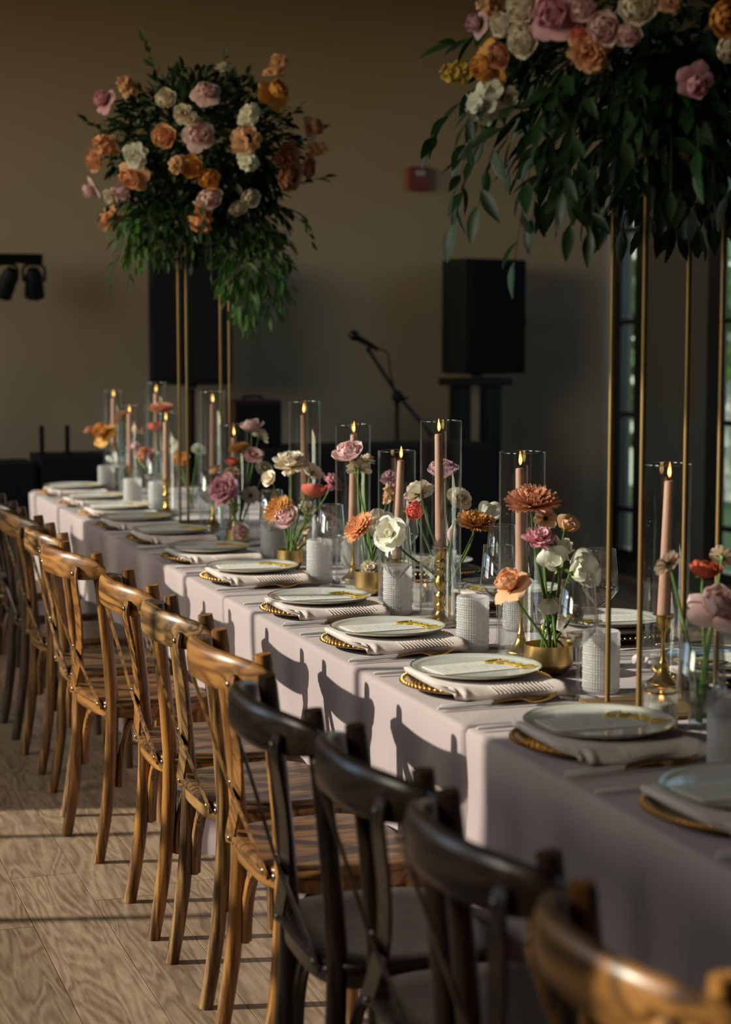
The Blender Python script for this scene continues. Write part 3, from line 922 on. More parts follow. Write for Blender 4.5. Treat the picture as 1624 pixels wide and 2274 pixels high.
FLOWERS = [  # cluster, kind, colour, head centre (x, y, z), head radius, facing, description
 ('A', 'reflexed_rose', 'peach', (1.568, 3.555, 0.960), 0.0420, (-0.61, -0.17, 0.78), 'peach rose with sharply reflexed outer petals, hanging lowest'),
 ('A', 'chrysanthemum', 'bronze', (1.628, 3.575, 1.136), 0.0579, (-0.15, -0.27, 0.95), 'large bronze-pink chrysanthemum, topmost'),
 ('A', 'cosmos', 'apricot', (1.671, 3.595, 1.094), 0.0268, (-0.18, -0.98, 0.10), 'small apricot open flower with a dark eye'),
 ('A', 'carnation', 'pink', (1.647, 3.575, 1.053), 0.0355, (-0.04, -0.41, 0.91), 'bright pink ruffled bloom with fringed petals'),
 ('A', 'sweet_pea', 'apricot', (1.731, 3.605, 1.077), 0.0230, (0.21, -0.51, 0.83), 'apricot sweet pea bud, slender'),
 ('A', 'sweet_pea', 'white', (1.717, 3.575, 1.034), 0.0268, (-0.08, -0.85, 0.52), 'white sweet pea floret at the top of its spray'),
 ('A', 'sweet_pea', 'white', (1.675, 3.555, 1.000), 0.0305, (-0.65, -0.64, 0.41), 'white sweet pea floret facing the chairs'),
 ('A', 'sweet_pea', 'white', (1.746, 3.575, 0.977), 0.0388, (0.21, -0.93, 0.30), 'widest white sweet pea floret, frilled'),
 ('A', 'sweet_pea', 'white', (1.667, 3.555, 0.909), 0.0237, (-0.13, -0.54, -0.83), 'white sweet pea nodding upside down, lowest'),
 ('A', 'carnation', 'cream', (1.777, 3.655, 0.869), 0.0235, (0.40, -0.83, 0.39), 'cream fringed flower next to a wine glass'),
 ('B', 'rose', 'lilac', (1.762, 4.435, 1.140), 0.0466, (-0.18, -0.21, 0.96), 'lilac-pink cup rose, topmost'),
 ('B', 'open_rose', 'cream', (1.802, 4.415, 1.065), 0.0371, (0.09, -0.85, 0.52), 'cream open rose with loose round petals'),
 ('B', 'open_rose', 'cream', (1.683, 4.405, 1.086), 0.0449, (-0.13, 0.60, 0.79), 'cream rose turned away, showing green sepals'),
 ('B', 'chrysanthemum', 'golden', (1.855, 4.435, 0.996), 0.0555, (0.06, -0.29, 0.96), 'golden-brown chrysanthemum'),
 ('B', 'sweet_pea', 'white', (1.900, 4.475, 1.027), 0.0378, (0.24, -0.69, 0.68), 'white frilled flower next to the golden chrysanthemum'),
 ('B', 'ranunculus', 'coral', (1.676, 4.415, 1.033), 0.0285, (-0.58, -0.70, 0.42), 'coral and pink ranunculus'),
 ('B', 'open_rose', 'white', (1.557, 4.285, 0.993), 0.0482, (-0.76, -0.56, 0.34), 'large white open flower on a long leaning stem'),
 ('B', 'tulip_bud', 'blush', (1.801, 4.465, 0.961), 0.0254, (0.03, -0.24, 0.97), 'blush elongated bud'),
 ('B', 'carnation', 'cream', (1.716, 4.395, 0.890), 0.0285, (-0.85, -0.41, 0.33), 'cream ruffled flower low beside the bowl'),
 ('C', 'rose', 'blush', (1.637, 4.845, 1.165), 0.0474, (-0.51, -0.33, 0.80), 'blush cup rose, topmost'),
 ('C', 'carnation', 'cream', (1.673, 4.865, 1.119), 0.0361, (0.31, 0.58, 0.75), 'cream fringed flower turned away'),
 ('C', 'carnation', 'cream', (1.708, 4.885, 1.139), 0.0233, (0.48, 0.06, 0.87), 'small cream fringed bud flower'),
 ('C', 'carnation', 'lilac', (1.785, 4.905, 1.081), 0.0314, (-0.08, -0.58, 0.81), 'lilac ruffled flower close to a glass cylinder'),
 ('C', 'stock', 'apricot', (1.777, 4.885, 1.027), 0.0300, (-0.13, -0.38, 0.91), 'apricot stock spike'),
 ('C', 'chrysanthemum', 'peach', (1.648, 4.795, 0.954), 0.0510, (-0.69, -0.18, 0.70), 'peach chrysanthemum tilted toward the chairs'),
 ('C', 'open_rose', 'white', (1.727, 4.845, 0.956), 0.0427, (-0.22, -0.93, 0.30), 'white open flower with broad round petals'),
 ('C', 'rose', 'blush', (1.841, 4.935, 1.003), 0.0304, (-0.13, -0.76, 0.64), 'pale pink rose half hidden'),
 ('C', 'carnation', 'cream', (1.693, 4.825, 0.831), 0.0296, (-0.26, -0.74, 0.62), 'cream ruffled rose sitting on the bowl rim'),
 ('D', 'carnation', 'cream', (1.652, 5.470, 1.090), 0.0601, (-0.12, -0.34, 0.93), 'wide cream fringed flower, topmost'),
 ('D', 'open_rose', 'cream', (1.572, 5.450, 1.045), 0.0298, (-0.85, -0.41, 0.33), 'small cream flower on a long bent stem'),
 ('D', 'cosmos', 'white', (1.730, 5.490, 1.058), 0.0418, (0.62, 0.39, 0.68), 'white cosmos turned away, showing green calyx'),
 ('D', 'ranunculus', 'coral', (1.730, 5.470, 0.999), 0.0489, (0.14, 0.07, 0.99), 'coral red ranunculus with layered petals'),
 ('D', 'carnation', 'pink', (1.821, 5.550, 1.016), 0.0352, (0.42, -0.67, 0.62), 'pink ruffled flower next to a candle'),
 ('D', 'chrysanthemum', 'golden', (1.602, 5.450, 0.947), 0.0513, (-0.64, -0.31, 0.70), 'golden-orange chrysanthemum'),
 ('D', 'rose', 'blush', (1.616, 5.410, 0.927), 0.0454, (-0.50, -0.65, 0.57), 'round pink rose with a deep pink heart'),
 ('D', 'cosmos', 'cream', (1.715, 5.500, 0.939), 0.0304, (0.37, 0.68, 0.64), 'pale green-cream flower'),
 ('D', 'ranunculus', 'blush', (1.780, 5.490, 0.894), 0.0377, (-0.01, -0.67, 0.74), 'blush ranunculus next to a wine glass'),
 ('D', 'open_rose', 'cream', (1.715, 5.520, 0.876), 0.0247, (-0.25, -0.73, 0.64), 'small cream flower between the stems'),
 ('E', 'rose', 'blush', (1.699, 6.110, 1.177), 0.0443, (-0.12, -0.18, 0.98), 'blush cup rose, topmost'),
 ('E', 'carnation', 'cream', (1.742, 6.130, 1.142), 0.0334, (0.62, 0.30, 0.73), 'cream flower turned away'),
 ('E', 'chrysanthemum', 'golden', (1.663, 6.130, 1.097), 0.0397, (-0.16, -0.16, 0.97), 'golden chrysanthemum'),
 ('E', 'open_rose', 'blush', (1.703, 6.090, 1.075), 0.0379, (-0.11, -0.65, 0.75), 'blush open rose with flat petals'),
 ('E', 'ranunculus', 'coral', (1.643, 6.150, 1.047), 0.0286, (-0.10, -0.30, 0.95), 'round coral ranunculus bud'),
 ('E', 'open_rose', 'cream', (1.758, 6.140, 1.020), 0.0368, (0.24, -0.69, 0.68), 'cream loose-petalled flower'),
 ('E', 'ranunculus', 'apricot', (1.567, 6.110, 1.023), 0.0268, (-0.64, -0.22, 0.74), 'apricot ranunculus leaning over the glass'),
 ('E', 'carnation', 'apricot', (1.647, 6.170, 0.998), 0.0351, (-0.23, -0.67, 0.71), 'apricot pink ruffled flower'),
 ('E', 'peony', 'pink', (1.590, 6.080, 0.959), 0.0566, (-0.76, -0.53, 0.38), 'large bright pink peony'),
 ('E', 'anemone', 'cream', (1.692, 6.090, 0.933), 0.0332, (-0.22, -0.93, 0.30), 'cream anemone with a dark centre'),
 ('E', 'rose', 'blush', (1.635, 6.030, 0.817), 0.0329, (-0.31, -0.90, 0.32), 'blush rose resting on the bowl rim'),
 ('F', 'reflexed_rose', 'orange', (1.585, 8.270, 1.044), 0.0604, (-0.69, -0.33, 0.65), 'orange-yellow rose with falling petals'),
 ('F', 'ranunculus', 'rust', (1.523, 8.260, 1.056), 0.0270, (-0.74, -0.10, 0.67), 'small rust ranunculus bud'),
 ('F', 'chrysanthemum', 'bronze', (1.687, 8.260, 1.113), 0.0459, (-0.15, 0.74, 0.65), 'brown bronze chrysanthemum, turned away'),
 ('F', 'sweet_pea', 'white', (1.705, 8.260, 0.990), 0.0460, (-0.25, -0.72, 0.65), 'sunlit white sweet pea'),
 ('F', 'sweet_pea', 'white', (1.662, 8.240, 0.935), 0.0480, (-0.58, -0.70, 0.42), 'white sweet pea just above the tumbler'),
 ('F', 'ranunculus', 'apricot', (1.741, 8.210, 1.052), 0.0375, (0.20, -0.42, 0.88), 'apricot small ranunculus'),
 ('F', 'rose', 'rust', (1.679, 7.760, 0.966), 0.0454, (-0.15, -0.75, 0.65), 'rust-brown rose'),
 ('F', 'ranunculus', 'coral', (1.744, 7.860, 1.086), 0.0340, (-0.15, -0.42, 0.89), 'coral pink ranunculus next to a candle'),
 ('F', 'chrysanthemum', 'bronze', (1.774, 7.860, 1.166), 0.0560, (-0.07, -0.19, 0.98), 'bronze chrysanthemum, topmost'),
 ('F', 'anemone', 'cream', (1.744, 7.560, 1.020), 0.0367, (-0.22, -0.93, 0.30), 'cream anemone with a dark eye'),
 ('F', 'rose', 'orange', (1.767, 7.460, 0.968), 0.0382, (-0.25, -0.72, 0.65), 'orange rose close to the gold stand'),
 ('F', 'open_rose', 'white', (1.794, 7.260, 1.021), 0.0317, (0.48, 0.62, 0.62), 'white flower with a green calyx beside the gold stand'),
 ('F', 'rose', 'blush', (1.690, 8.010, 0.990), 0.0264, (-0.08, -0.90, 0.44), 'small blush rose bud'),
 ('G', 'scabiosa', 'beige', (1.639, 2.985, 1.070), 0.0288, (-0.21, 0.80, 0.57), 'beige scabiosa turned away'),
 ('G', 'ranunculus', 'red', (1.719, 2.985, 1.054), 0.0324, (0.03, -0.23, 0.97), 'brick red ranunculus'),
 ('G', 'reflexed_rose', 'blush', (1.711, 2.925, 0.994), 0.0495, (-0.08, -0.58, 0.81), 'blush pink rose with long reflexed petals'),
 ('G', 'scabiosa', 'beige', (1.793, 3.045, 1.069), 0.0271, (0.57, 0.56, 0.60), 'beige scabiosa beside the red ranunculus'),
]
FAR_BLOOMS = [
 ('reflexed_rose', 'pink', (1.324, 6.795, 2.368), 0.0471, (-0.86, -0.32, 0.40)),
 ('rose', 'cream', (1.504, 6.534, 2.347), 0.0393, (-0.41, -0.79, 0.46)),
 ('reflexed_rose', 'blush', (1.645, 6.493, 2.374), 0.0492, (-0.21, -0.83, 0.51)),
 ('reflexed_rose', 'blush', (1.605, 6.457, 2.214), 0.0538, (-0.29, -0.95, 0.07)),
 ('reflexed_rose', 'orange', (1.928, 6.548, 2.393), 0.0603, (0.38, -0.77, 0.51)),
 ('stock', 'apricot', (1.987, 6.755, 2.504), 0.0379, (0.30, -0.41, 0.86)),
 ('stock', 'apricot', (1.398, 6.682, 2.401), 0.0332, (-0.62, -0.45, 0.64)),
 ('stock', 'white', (1.795, 6.453, 2.290), 0.0378, (-0.00, -0.97, 0.26)),
 ('stock', 'apricot', (1.778, 6.443, 2.203), 0.0509, (-0.03, -1.00, -0.04)),
 ('stock', 'white', (1.791, 6.460, 2.127), 0.0363, (-0.01, -0.95, -0.32)),
 ('rose', 'peach', (1.488, 6.509, 2.210), 0.0425, (-0.47, -0.88, 0.06)),
 ('carnation', 'white', (1.401, 6.592, 2.148), 0.0445, (-0.61, -0.77, -0.18)),
 ('rose', 'peach', (1.289, 6.810, 2.144), 0.0439, (-0.95, -0.27, -0.16)),
 ('reflexed_rose', 'peach', (1.399, 6.642, 2.073), 0.0548, (-0.65, -0.63, -0.43)),
 ('carnation', 'cream', (1.558, 6.483, 2.292), 0.0359, (-0.36, -0.92, 0.18)),
 ('reflexed_rose', 'blush', (1.310, 7.000, 2.050), 0.0435, (-0.88, -0.03, -0.48)),
 ('carnation', 'cream', (1.360, 6.833, 2.012), 0.0375, (-0.73, -0.31, -0.61)),
 ('rose', 'lilac', (1.378, 6.735, 2.027), 0.0336, (-0.62, -0.45, -0.64)),
 ('rose', 'blush', (1.669, 6.545, 1.996), 0.0465, (-0.10, -0.76, -0.64)),
 ('stock', 'peach', (1.655, 6.624, 1.938), 0.0437, (-0.17, -0.56, -0.81)),
 ('rose', 'cream', (1.824, 6.545, 2.003), 0.0385, (0.19, -0.81, -0.56)),
 ('rose', 'cream', (1.788, 6.581, 1.965), 0.0370, (0.05, -0.67, -0.74)),
 ('rose', 'rust', (1.975, 6.548, 2.090), 0.0590, (0.51, -0.79, -0.34)),
 ('rose', 'rust', (2.071, 6.615, 2.126), 0.0410, (0.68, -0.71, -0.19)),
 ('reflexed_rose', 'rust', (2.106, 6.646, 2.280), 0.0463, (0.72, -0.67, 0.19)),
 ('carnation', 'rust', (1.961, 6.510, 2.158), 0.0502, (0.45, -0.88, -0.14)),
 ('stock', 'peach', (1.319, 6.697, 2.192), 0.0366, (-0.88, -0.46, -0.06)),
 ('rose', 'orange', (1.586, 6.489, 2.104), 0.0410, (-0.32, -0.91, -0.28)),
 ('stock', 'apricot', (1.540, 6.505, 2.112), 0.0328, (-0.39, -0.88, -0.26)),
 ('stock', 'peach', (1.395, 6.995, 1.952), 0.0384, (-0.69, -0.08, -0.72)),
 ('carnation', 'white', (1.731, 6.577, 2.476), 0.0249, (-0.08, -0.58, 0.81)),
 ('stock', 'apricot', (2.106, 6.637, 2.199), 0.0309, (0.73, -0.69, -0.04)),
 ('carnation', 'cream', (1.583, 6.469, 2.271), 0.0293, (-0.32, -0.94, 0.12)),
 ('rose', 'orange', (1.654, 6.492, 2.065), 0.0379, (-0.12, -0.89, -0.44)),
]
NEAR_BLOOMS = [
 ('rose', 'cream', (1.342, 3.010, 2.079), 0.0329, (-0.84, -0.53, 0.13)),
 ('rose', 'cream', (1.326, 3.066, 2.056), 0.0236, (-0.94, -0.34, -0.01)),
 ('rose', 'cream', (1.348, 3.019, 2.023), 0.0315, (-0.84, -0.52, -0.18)),
 ('reflexed_rose', 'pink', (1.375, 2.949, 2.059), 0.0435, (-0.73, -0.69, -0.01)),
 ('rose', 'blush', (1.438, 2.878, 2.027), 0.0289, (-0.60, -0.79, -0.08)),
 ('rose', 'blush', (1.474, 2.850, 2.014), 0.0210, (-0.45, -0.87, -0.20)),
 ('rose', 'cream', (1.479, 2.835, 2.058), 0.0325, (-0.45, -0.89, 0.08)),
 ('carnation', 'peach', (1.426, 2.908, 1.990), 0.0339, (-0.59, -0.70, -0.41)),
 ('ranunculus', 'coral', (1.411, 2.912, 2.018), 0.0181, (-0.65, -0.74, -0.19)),
 ('reflexed_rose', 'orange', (1.330, 3.142, 1.992), 0.0384, (-0.94, -0.19, -0.28)),
 ('stock', 'yellow', (1.356, 3.339, 2.009), 0.0221, (-0.98, 0.12, -0.17)),
 ('stock', 'white', (1.354, 3.155, 1.939), 0.0387, (-0.82, -0.19, -0.53)),
 ('reflexed_rose', 'lilac', (1.312, 3.147, 2.070), 0.0250, (-0.98, -0.18, 0.09)),
 ('reflexed_rose', 'pink', (1.592, 2.823, 1.932), 0.0305, (-0.14, -0.81, -0.57)),
 ('rose', 'orange', (1.615, 2.771, 2.036), 0.0300, (-0.04, -0.99, -0.14)),
 ('stock', 'apricot', (1.317, 3.092, 2.091), 0.0180, (-0.89, -0.34, 0.31)),
 ('carnation', 'apricot', (1.528, 2.803, 2.063), 0.0192, (-0.35, -0.92, 0.18)),
 ('rose', 'rust', (1.333, 3.086, 2.005), 0.0255, (-0.89, -0.35, -0.29)),
 ('rose', 'cream', (1.630, 2.782, 1.986), 0.0233, (-0.02, -0.97, -0.24)),
 ('rose', 'blush', (1.410, 2.900, 2.061), 0.0235, (-0.65, -0.75, 0.09)),
 ('rose', 'peach', (1.513, 2.809, 2.112), 0.0307, (-0.35, -0.84, 0.42)),
 ('reflexed_rose', 'blush', (1.428, 2.878, 2.127), 0.0350, (-0.55, -0.70, 0.45)),
 ('rose', 'orange', (1.360, 2.972, 2.132), 0.0278, (-0.76, -0.48, 0.44)),
 ('rose', 'cream', (1.595, 2.770, 2.103), 0.0307, (-0.07, -0.92, 0.39)),
]

# ------------------------------------------------------------------ place settings
def build_setting_meshes():
    S = {}
    m = MB().lathe([(0, 0), (0.10, 0), (0.112, 0.002), (0.150, 0.0125), (0.1625, 0.015), (0.165, 0.0168), (0.163, 0.0185), (0.150, 0.0165), (0.112, 0.0065), (0.10, 0.005), (0, 0.005)], 72)
    S['charger'] = m.mesh('charger', M['gold'], sharp=60)
    b = MB()
    for k in range(72):
        a = 2 * math.pi * k / 72
        b.ball((0.158 * math.cos(a), 0.158 * math.sin(a), 0.0185), 0.0042, 6, 4)
    S['bead_rim'] = b.mesh('bead_rim', M['gold_bright'])
    S['plate'] = MB().lathe([(0, 0), (0.075, 0), (0.09, 0.0015), (0.128, 0.0075), (0.1388, 0.0135), (0.140, 0.0146), (0.1385, 0.0152), (0.127, 0.0105), (0.118, 0.0088), (0, 0.0082)], 72).mesh('plate', M['china'], sharp=60)
    S['rim_line'] = MB().lathe([(0.1380, 0.01525), (0.1395, 0.0155), (0.1404, 0.0146), (0.1395, 0.0140)], 72).mesh('rim_line', M['china_rim'])
    # napkin: folded fabric lying across the charger, its front edge rolled down over the rim
    v, f = [], []
    nx, prof = 34, [(0.110, 0.020), (0.118, 0.027), (0.110, 0.0305), (0.06, 0.031), (-0.06, 0.031), (-0.105, 0.0318), (-0.130, 0.0335), (-0.150, 0.0315), (-0.164, 0.024), (-0.168, 0.0145), (-0.162, 0.0075), (-0.145, 0.0205), (-0.10, 0.0205), (0.0, 0.0195), (0.09, 0.0195)]
    rn = random.Random(5)
    for i in range(nx + 1):
        u = i / nx
        x = -0.122 + 0.250 * u
        fl = smooth(0.25, 0.0, u)
        for y, z in prof:
            front = smooth(-0.10, -0.16, y)
            yy = y + front * (0.006 * math.sin(9 * u + 1) - 0.012 * u + 0.012 * fl * math.sin(40 * u))
            zz = z + front * (0.002 * math.sin(14 * u)) + 0.0
            xx = x + front * (0.012 * fl) + (0.006 * math.sin(30 * y) if i in (0, nx) else 0)
            zz += fl * (1 - front) * 0.004 * math.sin(60 * y)
            v.append((xx, yy, max(zz, 0.0195 if yy * yy + xx * xx < 0.0245 else 0.003)))
    k = len(prof)
    for i in range(nx):
        for j in range(k):
            j2 = (j + 1) % k
            f.append((i * k + j, i * k + j2, (i + 1) * k + j2, (i + 1) * k + j))
    f.append(tuple(reversed(range(k))))
    f.append(tuple(nx * k + j for j in range(k)))
    S['napkin'] = MB().add(v, f).mesh('napkin', M['napkin'], sharp=180)
    r = MB()      # woven chevrons standing proud on the rolled edge
    for i in range(15):
        u = 0.35 + 0.5 * i / 14
        x = -0.122 + 0.250 * u
        yb = -0.164 + (0.006 * math.sin(9 * u + 1) - 0.012 * u)
        r.tube([(x, yb + 0.022, 0.0345), (x + 0.006, yb + 0.004, 0.0285), (x + 0.012, yb - 0.0025, 0.0215)], 0.0013, 5)
    S['weave_ridges'] = r.mesh('weave_ridges', M['napkin'])
    S['menu'] = MB().box(-0.105, -0.052, 0, 0.075, 0.052, 0.0012).mesh('menu', M['paper'], smooth=False)
    ink = MB()
    ri = random.Random(9)
    for line in range(13):
        x = -0.085 + line * 0.0115
        y, w = -0.036, 0.0
        if line in (1, 5, 9):
            y0, y1, h = -0.018, 0.018, 0.0022
        else:
            y0, y1, h = -0.036 + ri.random() * 0.012, 0.036 - ri.random() * 0.012, 0.0011
        y = y0
        while y < y1:
            w = ri.uniform(0.002, 0.006)
            ink.box(x, y, 0.0012, x + h, min(y + w, y1), 0.00135)
            y += w + 0.0014
    S['print'] = ink.mesh('print', M['ink'], smooth=False)
    # looping gold script name
    pts = []
    for i in range(110):
        t = i / 109
        s_ = -0.058 + 0.116 * t + 0.010 * math.cos(2 * math.pi * 5 * t)
        q_ = (0.027 if i < 22 else 0.015 + 0.007 * math.sin(8 * t)) * math.sin(2 * math.pi * 5 * t + 0.8)
        pts.append((0.080 + 0.55 * s_ + 0.80 * q_, 0.004 - 0.80 * s_ + 0.55 * q_, 0))
    S['name_script'] = MB().tube(pts, 0.0034, 5, flat=0.5, up=(1, 0, 0)).mesh('name_script', M['acrylic'])
    S['fork_handle'] = MB().tube([(-0.150, 0, 0.0062), (-0.145, 0, 0.0062), (-0.09, 0, 0.0065), (-0.035, 0, 0.008)], [0.0022, 0.0038, 0.0036, 0.0030], 10).mesh('fork_handle', M['handle'])
    S['fork_neck'] = MB().tube([(-0.035, 0, 0.008), (0.0, 0, 0.0125), (0.03, 0, 0.014), (0.045, 0, 0.0105), (0.056, 0, 0.0075)], [0.0034, 0.0028, 0.0032, 0.0075, 0.010], 8, flat=0.35, up=(0, 1, 0)).mesh('fork_neck', M['gold_bright'])
    S['tine'] = MB().tube([(0.052, 0, 0.0074), (0.070, 0, 0.0072), (0.092, 0, 0.012), (0.106, 0, 0.018)], [0.0017, 0.0016, 0.0013, 0.0007], 6).mesh('tine', M['gold_bright'])
    S['knife_handle'] = MB().tube([(-0.165, 0, 0.0062), (-0.16, 0, 0.0062), (-0.10, 0, 0.0062), (-0.04, 0, 0.0058)], [0.0022, 0.0040, 0.0038, 0.0034], 10).mesh('knife_handle', M['handle'])
    S['blade'] = MB().tube([(-0.04, 0, 0.0058), (0.0, 0, 0.0055), (0.05, 0, 0.0052), (0.085, 0.003, 0.005)], [0.004, 0.0085, 0.009, 0.001], 8, flat=0.16, up=(0, 1, 0)).mesh('blade', M['gold_bright'])
    return S
SM = build_setting_meshes()
Z0 = ZT + 0.0015
def setting(x, y, rz, where, grp, rnd, cutlery=True):
    def at(dx, dy, dz=0.0):
        c, s = math.cos(rz), math.sin(rz)
        return (x + dx * c - dy * s, y + dx * s + dy * c, Z0 + dz)
    def one(name, mesh, dx, dy, dz, label, cat, g, turn=0.0):
        o = link(name, SM[mesh], None, at(dx, dy, dz))
        o.rotation_euler = (0, 0, rz + turn)
        return tag(o, label + ' ' + where, cat, g + ' ' + grp)
    ch = one('charger_plate', 'charger', 0, 0, 0, 'round gold beaded charger', 'charger', 'gold chargers')
    link('bead_rim', SM['bead_rim'], ch)
    nk = one('napkin', 'napkin', 0, 0, 0, 'blush folded cloth napkin', 'napkin', 'blush napkins', rnd.uniform(-0.04, 0.04))
    link('weave_ridges', SM['weave_ridges'], nk)
    pl = one('dinner_plate', 'plate', rnd.uniform(-.004, .004), rnd.uniform(-.004, .004), 0.0345, 'white china dinner plate', 'plate', 'white dinner plates')
    link('rim_line', SM['rim_line'], pl)
    a = rnd.uniform(-0.12, 0.12)
    mn = one('menu_card', 'menu', 0, 0, 0.0436, 'white printed menu card', 'menu', 'menu cards', a)
    tag(link('print', SM['print'], mn), 'small grey lines of print')
    one('name_script', 'name_script', 0, 0.004, 0.0467, 'gold script name cutout', 'name card', 'gold name cutouts', rnd.uniform(-0.15, 0.1))
    if cutlery:
        for k, dy in enumerate((-0.181, -0.200)):
            c, s = math.cos(rz), math.sin(rz)
            fk = thing('fork', at(-0.006 - 0.012 * k, dy), ('inner' if k == 0 else 'outer') + ' gold fork with white handle ' + where, 'fork', 'gold forks ' + grp, rz + rnd.uniform(-.02, .05))
            link('handle', SM['fork_handle'], fk)
            link('neck', SM['fork_neck'], fk)
            for q in (-0.0066, -0.0022, 0.0022, 0.0066):
                link('tine', SM['tine'], fk, (0, q, 0))
        kn = thing('knife', at(0.0, 0.186), 'gold knife with white handle ' + where, 'knife', 'gold knives ' + grp, rz + rnd.uniform(-.03, .03))
        link('handle', SM['knife_handle'], kn)
        link('blade', SM['blade'], kn)
rs = random.Random(21)
PLACES = [8.33, 7.78, 7.29, 6.83, 6.34, 5.77, 5.24, 4.569, 4.037, 3.482, 2.906, 2.40]
for i, y in enumerate(PLACES):
    setting(1.462 if i != 3 else 1.444, y, 0.0, 'at the %s chair-side place from the beige wall' % ORD[i], 'on the chair side', rs)
for i, y in ((9, 3.40), (8, 3.98), (7, 4.55), (6, 5.20)):
    setting(2.018, y, math.pi, 'across from the %s chair-side place' % ORD[i], 'on the side away from the chairs', rs)

# ------------------------------------------------------------------ glassware
def tumbler_mesh():
    n, rows, H, r = 168, 84, 0.130, 0.0375
    v, f = [], []
    for j in range(rows + 1):
        z = 0.004 + (H - 0.006) * j / rows
        for i in range(n):
            a = 2 * math.pi * i / n
            band_ = j % 4
            big = (j // 4) % 5 in (1, 3)
            amp = 0.0026 if big else 0.0018
            bead = max(0.0, math.sin(math.pi * band_ / 4)) * (0.5 + 0.5 * math.cos(42 * a))
            rr_ = r + amp * bead
            v.append((rr_ * math.cos(a), rr_ * math.sin(a), z))
    for j in range(rows):
        for i in range(n):
            i2 = (i + 1) % n
            f.append((j * n + i, j * n + i2, (j + 1) * n + i2, (j + 1) * n + i))
    m = MB().add(v, f)
    m.lathe([(0.0378, H - 0.002), (0.0368, H), (0.0352, H - 0.001), (0.0345, 0.012), (0, 0.010)], 48)
    m.lathe([(0, 0), (0.034, 0), (0.0378, 0.004)], 48)
    return m.mesh('beaded_wall', M['tumbler'], sharp=180)
TUM = tumbler_mesh()
def tumbler(x, y, lab):
    o = link('beaded_tumbler', TUM, None, (x, y, Z0))
    return tag(o, 'hobnail beaded clear glass tumbler ' + lab, 'tumbler', 'beaded water tumblers')
for i, (x, y) in enumerate([(1.621, 8.359), (1.583, 7.583), (1.653, 7.405), (1.655, 5.69), (1.640, 5.135), (1.655, 4.493), (1.629, 3.907), (1.691, 3.356), (1.601, 2.684)]):
    tumbler(x, y, 'on the chair side, %s from the beige wall' % ORD[i])
for i, (x, y) in enumerate([(1.90, 4.78), (1.85, 4.14), (1.86, 5.47)]):
    tumbler(x, y, ['across from the eighth chair-side place', 'across from the ninth chair-side place', 'across from the seventh chair-side place'][i])
WG = {
 'rim': MB().lathe([(0.0352, 0.2425), (0.0354, 0.2438), (0.0346, 0.2446), (0.0340, 0.2438), (0.0342, 0.2425)], 48, close=True).mesh('rim', M['glass_rim']),
 'bowl': MB().lathe([(0.0045, 0.106), (0.012, 0.110), (0.030, 0.130), (0.0415, 0.1455), (0.0428, 0.149), (0.0420, 0.156), (0.0352, 0.2435), (0.0345, 0.244), (0.0343, 0.2433), (0.0410, 0.156), (0.0415, 0.150), (0.0400, 0.146), (0.028, 0.131), (0.010, 0.114), (0, 0.112)], 48).mesh('bowl', M['wine'], sharp=50),
 'stem': MB().lathe([(0.006, 0.006), (0.0042, 0.014), (0.0036, 0.03), (0.0036, 0.09), (0.0045, 0.106)], 16).mesh('stem', M['wine']),
 'foot': MB().lathe([(0, 0), (0.036, 0), (0.0375, 0.001), (0.036, 0.0022), (0.015, 0.004), (0.006, 0.006)], 40).mesh('foot', M['wine']),
}
def wine_glass(x, y, lab):
    t = thing('wine_glass', (x, y, Z0), 'clear angular wine glass ' + lab, 'wine glass', 'stemmed wine glasses')
    for k in ('bowl', 'rim', 'stem', 'foot'):
        link(k, WG[k], t)
for i, (x, y) in enumerate([(1.66, 8.24), (1.665, 7.52), (1.672, 6.60), (1.622, 5.581), (1.648, 5.045), (1.622, 4.412), (1.705, 3.935), (1.616, 3.313), (1.527, 2.655)]):
    wine_glass(x, y, 'on the chair side, %s from the beige wall' % ORD[i])
wine_glass(1.905, 3.79, 'across from the ninth chair-side place')
wine_glass(1.90, 4.36, 'across from the eighth chair-side place')
wine_glass(1.87, 5.02, 'across from the seventh chair-side place')

# ------------------------------------------------------------------ candles in glass cylinders
CYL = {}
for h in (0.526, 0.476, 0.421):
    CYL[h] = MB().lathe([(0, 0.002), (0.0515, 0.002), (0.0530, 0.004), (0.0530, h), (0.0508, h), (0.0508, 0.010), (0, 0.008)], 64).mesh('glass_cylinder', M['glass'], sharp=50)
RIM = MB().lathe([(0.0531, -0.001), (0.0534, 0.0008), (0.0519, 0.0016), (0.0504, 0.0008), (0.0507, -0.001)], 64, close=True).mesh('rim', M['glass_rim'])
FOOT = MB().lathe([(0.0, 0.0), (0.0512, 0.0), (0.0532, 0.003), (0.0532, 0.0075), (0.0525, 0.0085)], 64).mesh('base_ring', M['glass_rim'])
def flame_mesh():
    m = MB()
    n, prof = 10, [(0.0008, 0.0, 0.0), (0.0032, 0.004, 0.18), (0.0042, 0.009, 0.35), (0.0040, 0.014, 0.5), (0.0029, 0.021, 0.75), (0.0014, 0.028, 0.95), (0.0002, 0.033, 1.0)]
    v, f, pv = [], [], []
    for i in range(n):
        a = 2 * math.pi * i / n
        for r, z, q in prof:
            v.append((r * math.cos(a) + 0.0006 * math.sin(z * 160), r * math.sin(a), z))
            pv.append(max(q, 0.001))
    k = len(prof)
    for i in range(n):
        j = (i + 1) % n
        for q in range(k - 1):
            f.append((i * k + q, j * k + q, j * k + q + 1, i * k + q + 1))
    return m.add(v, f, pv).mesh('flame', M['flame'])
FLAME = flame_mesh()
WICK = MB().tube([(0, 0, -0.003), (0.0006, 0, 0.005), (0.002, 0.0005, 0.010)], 0.0009, 6).mesh('wick', M['wick'])
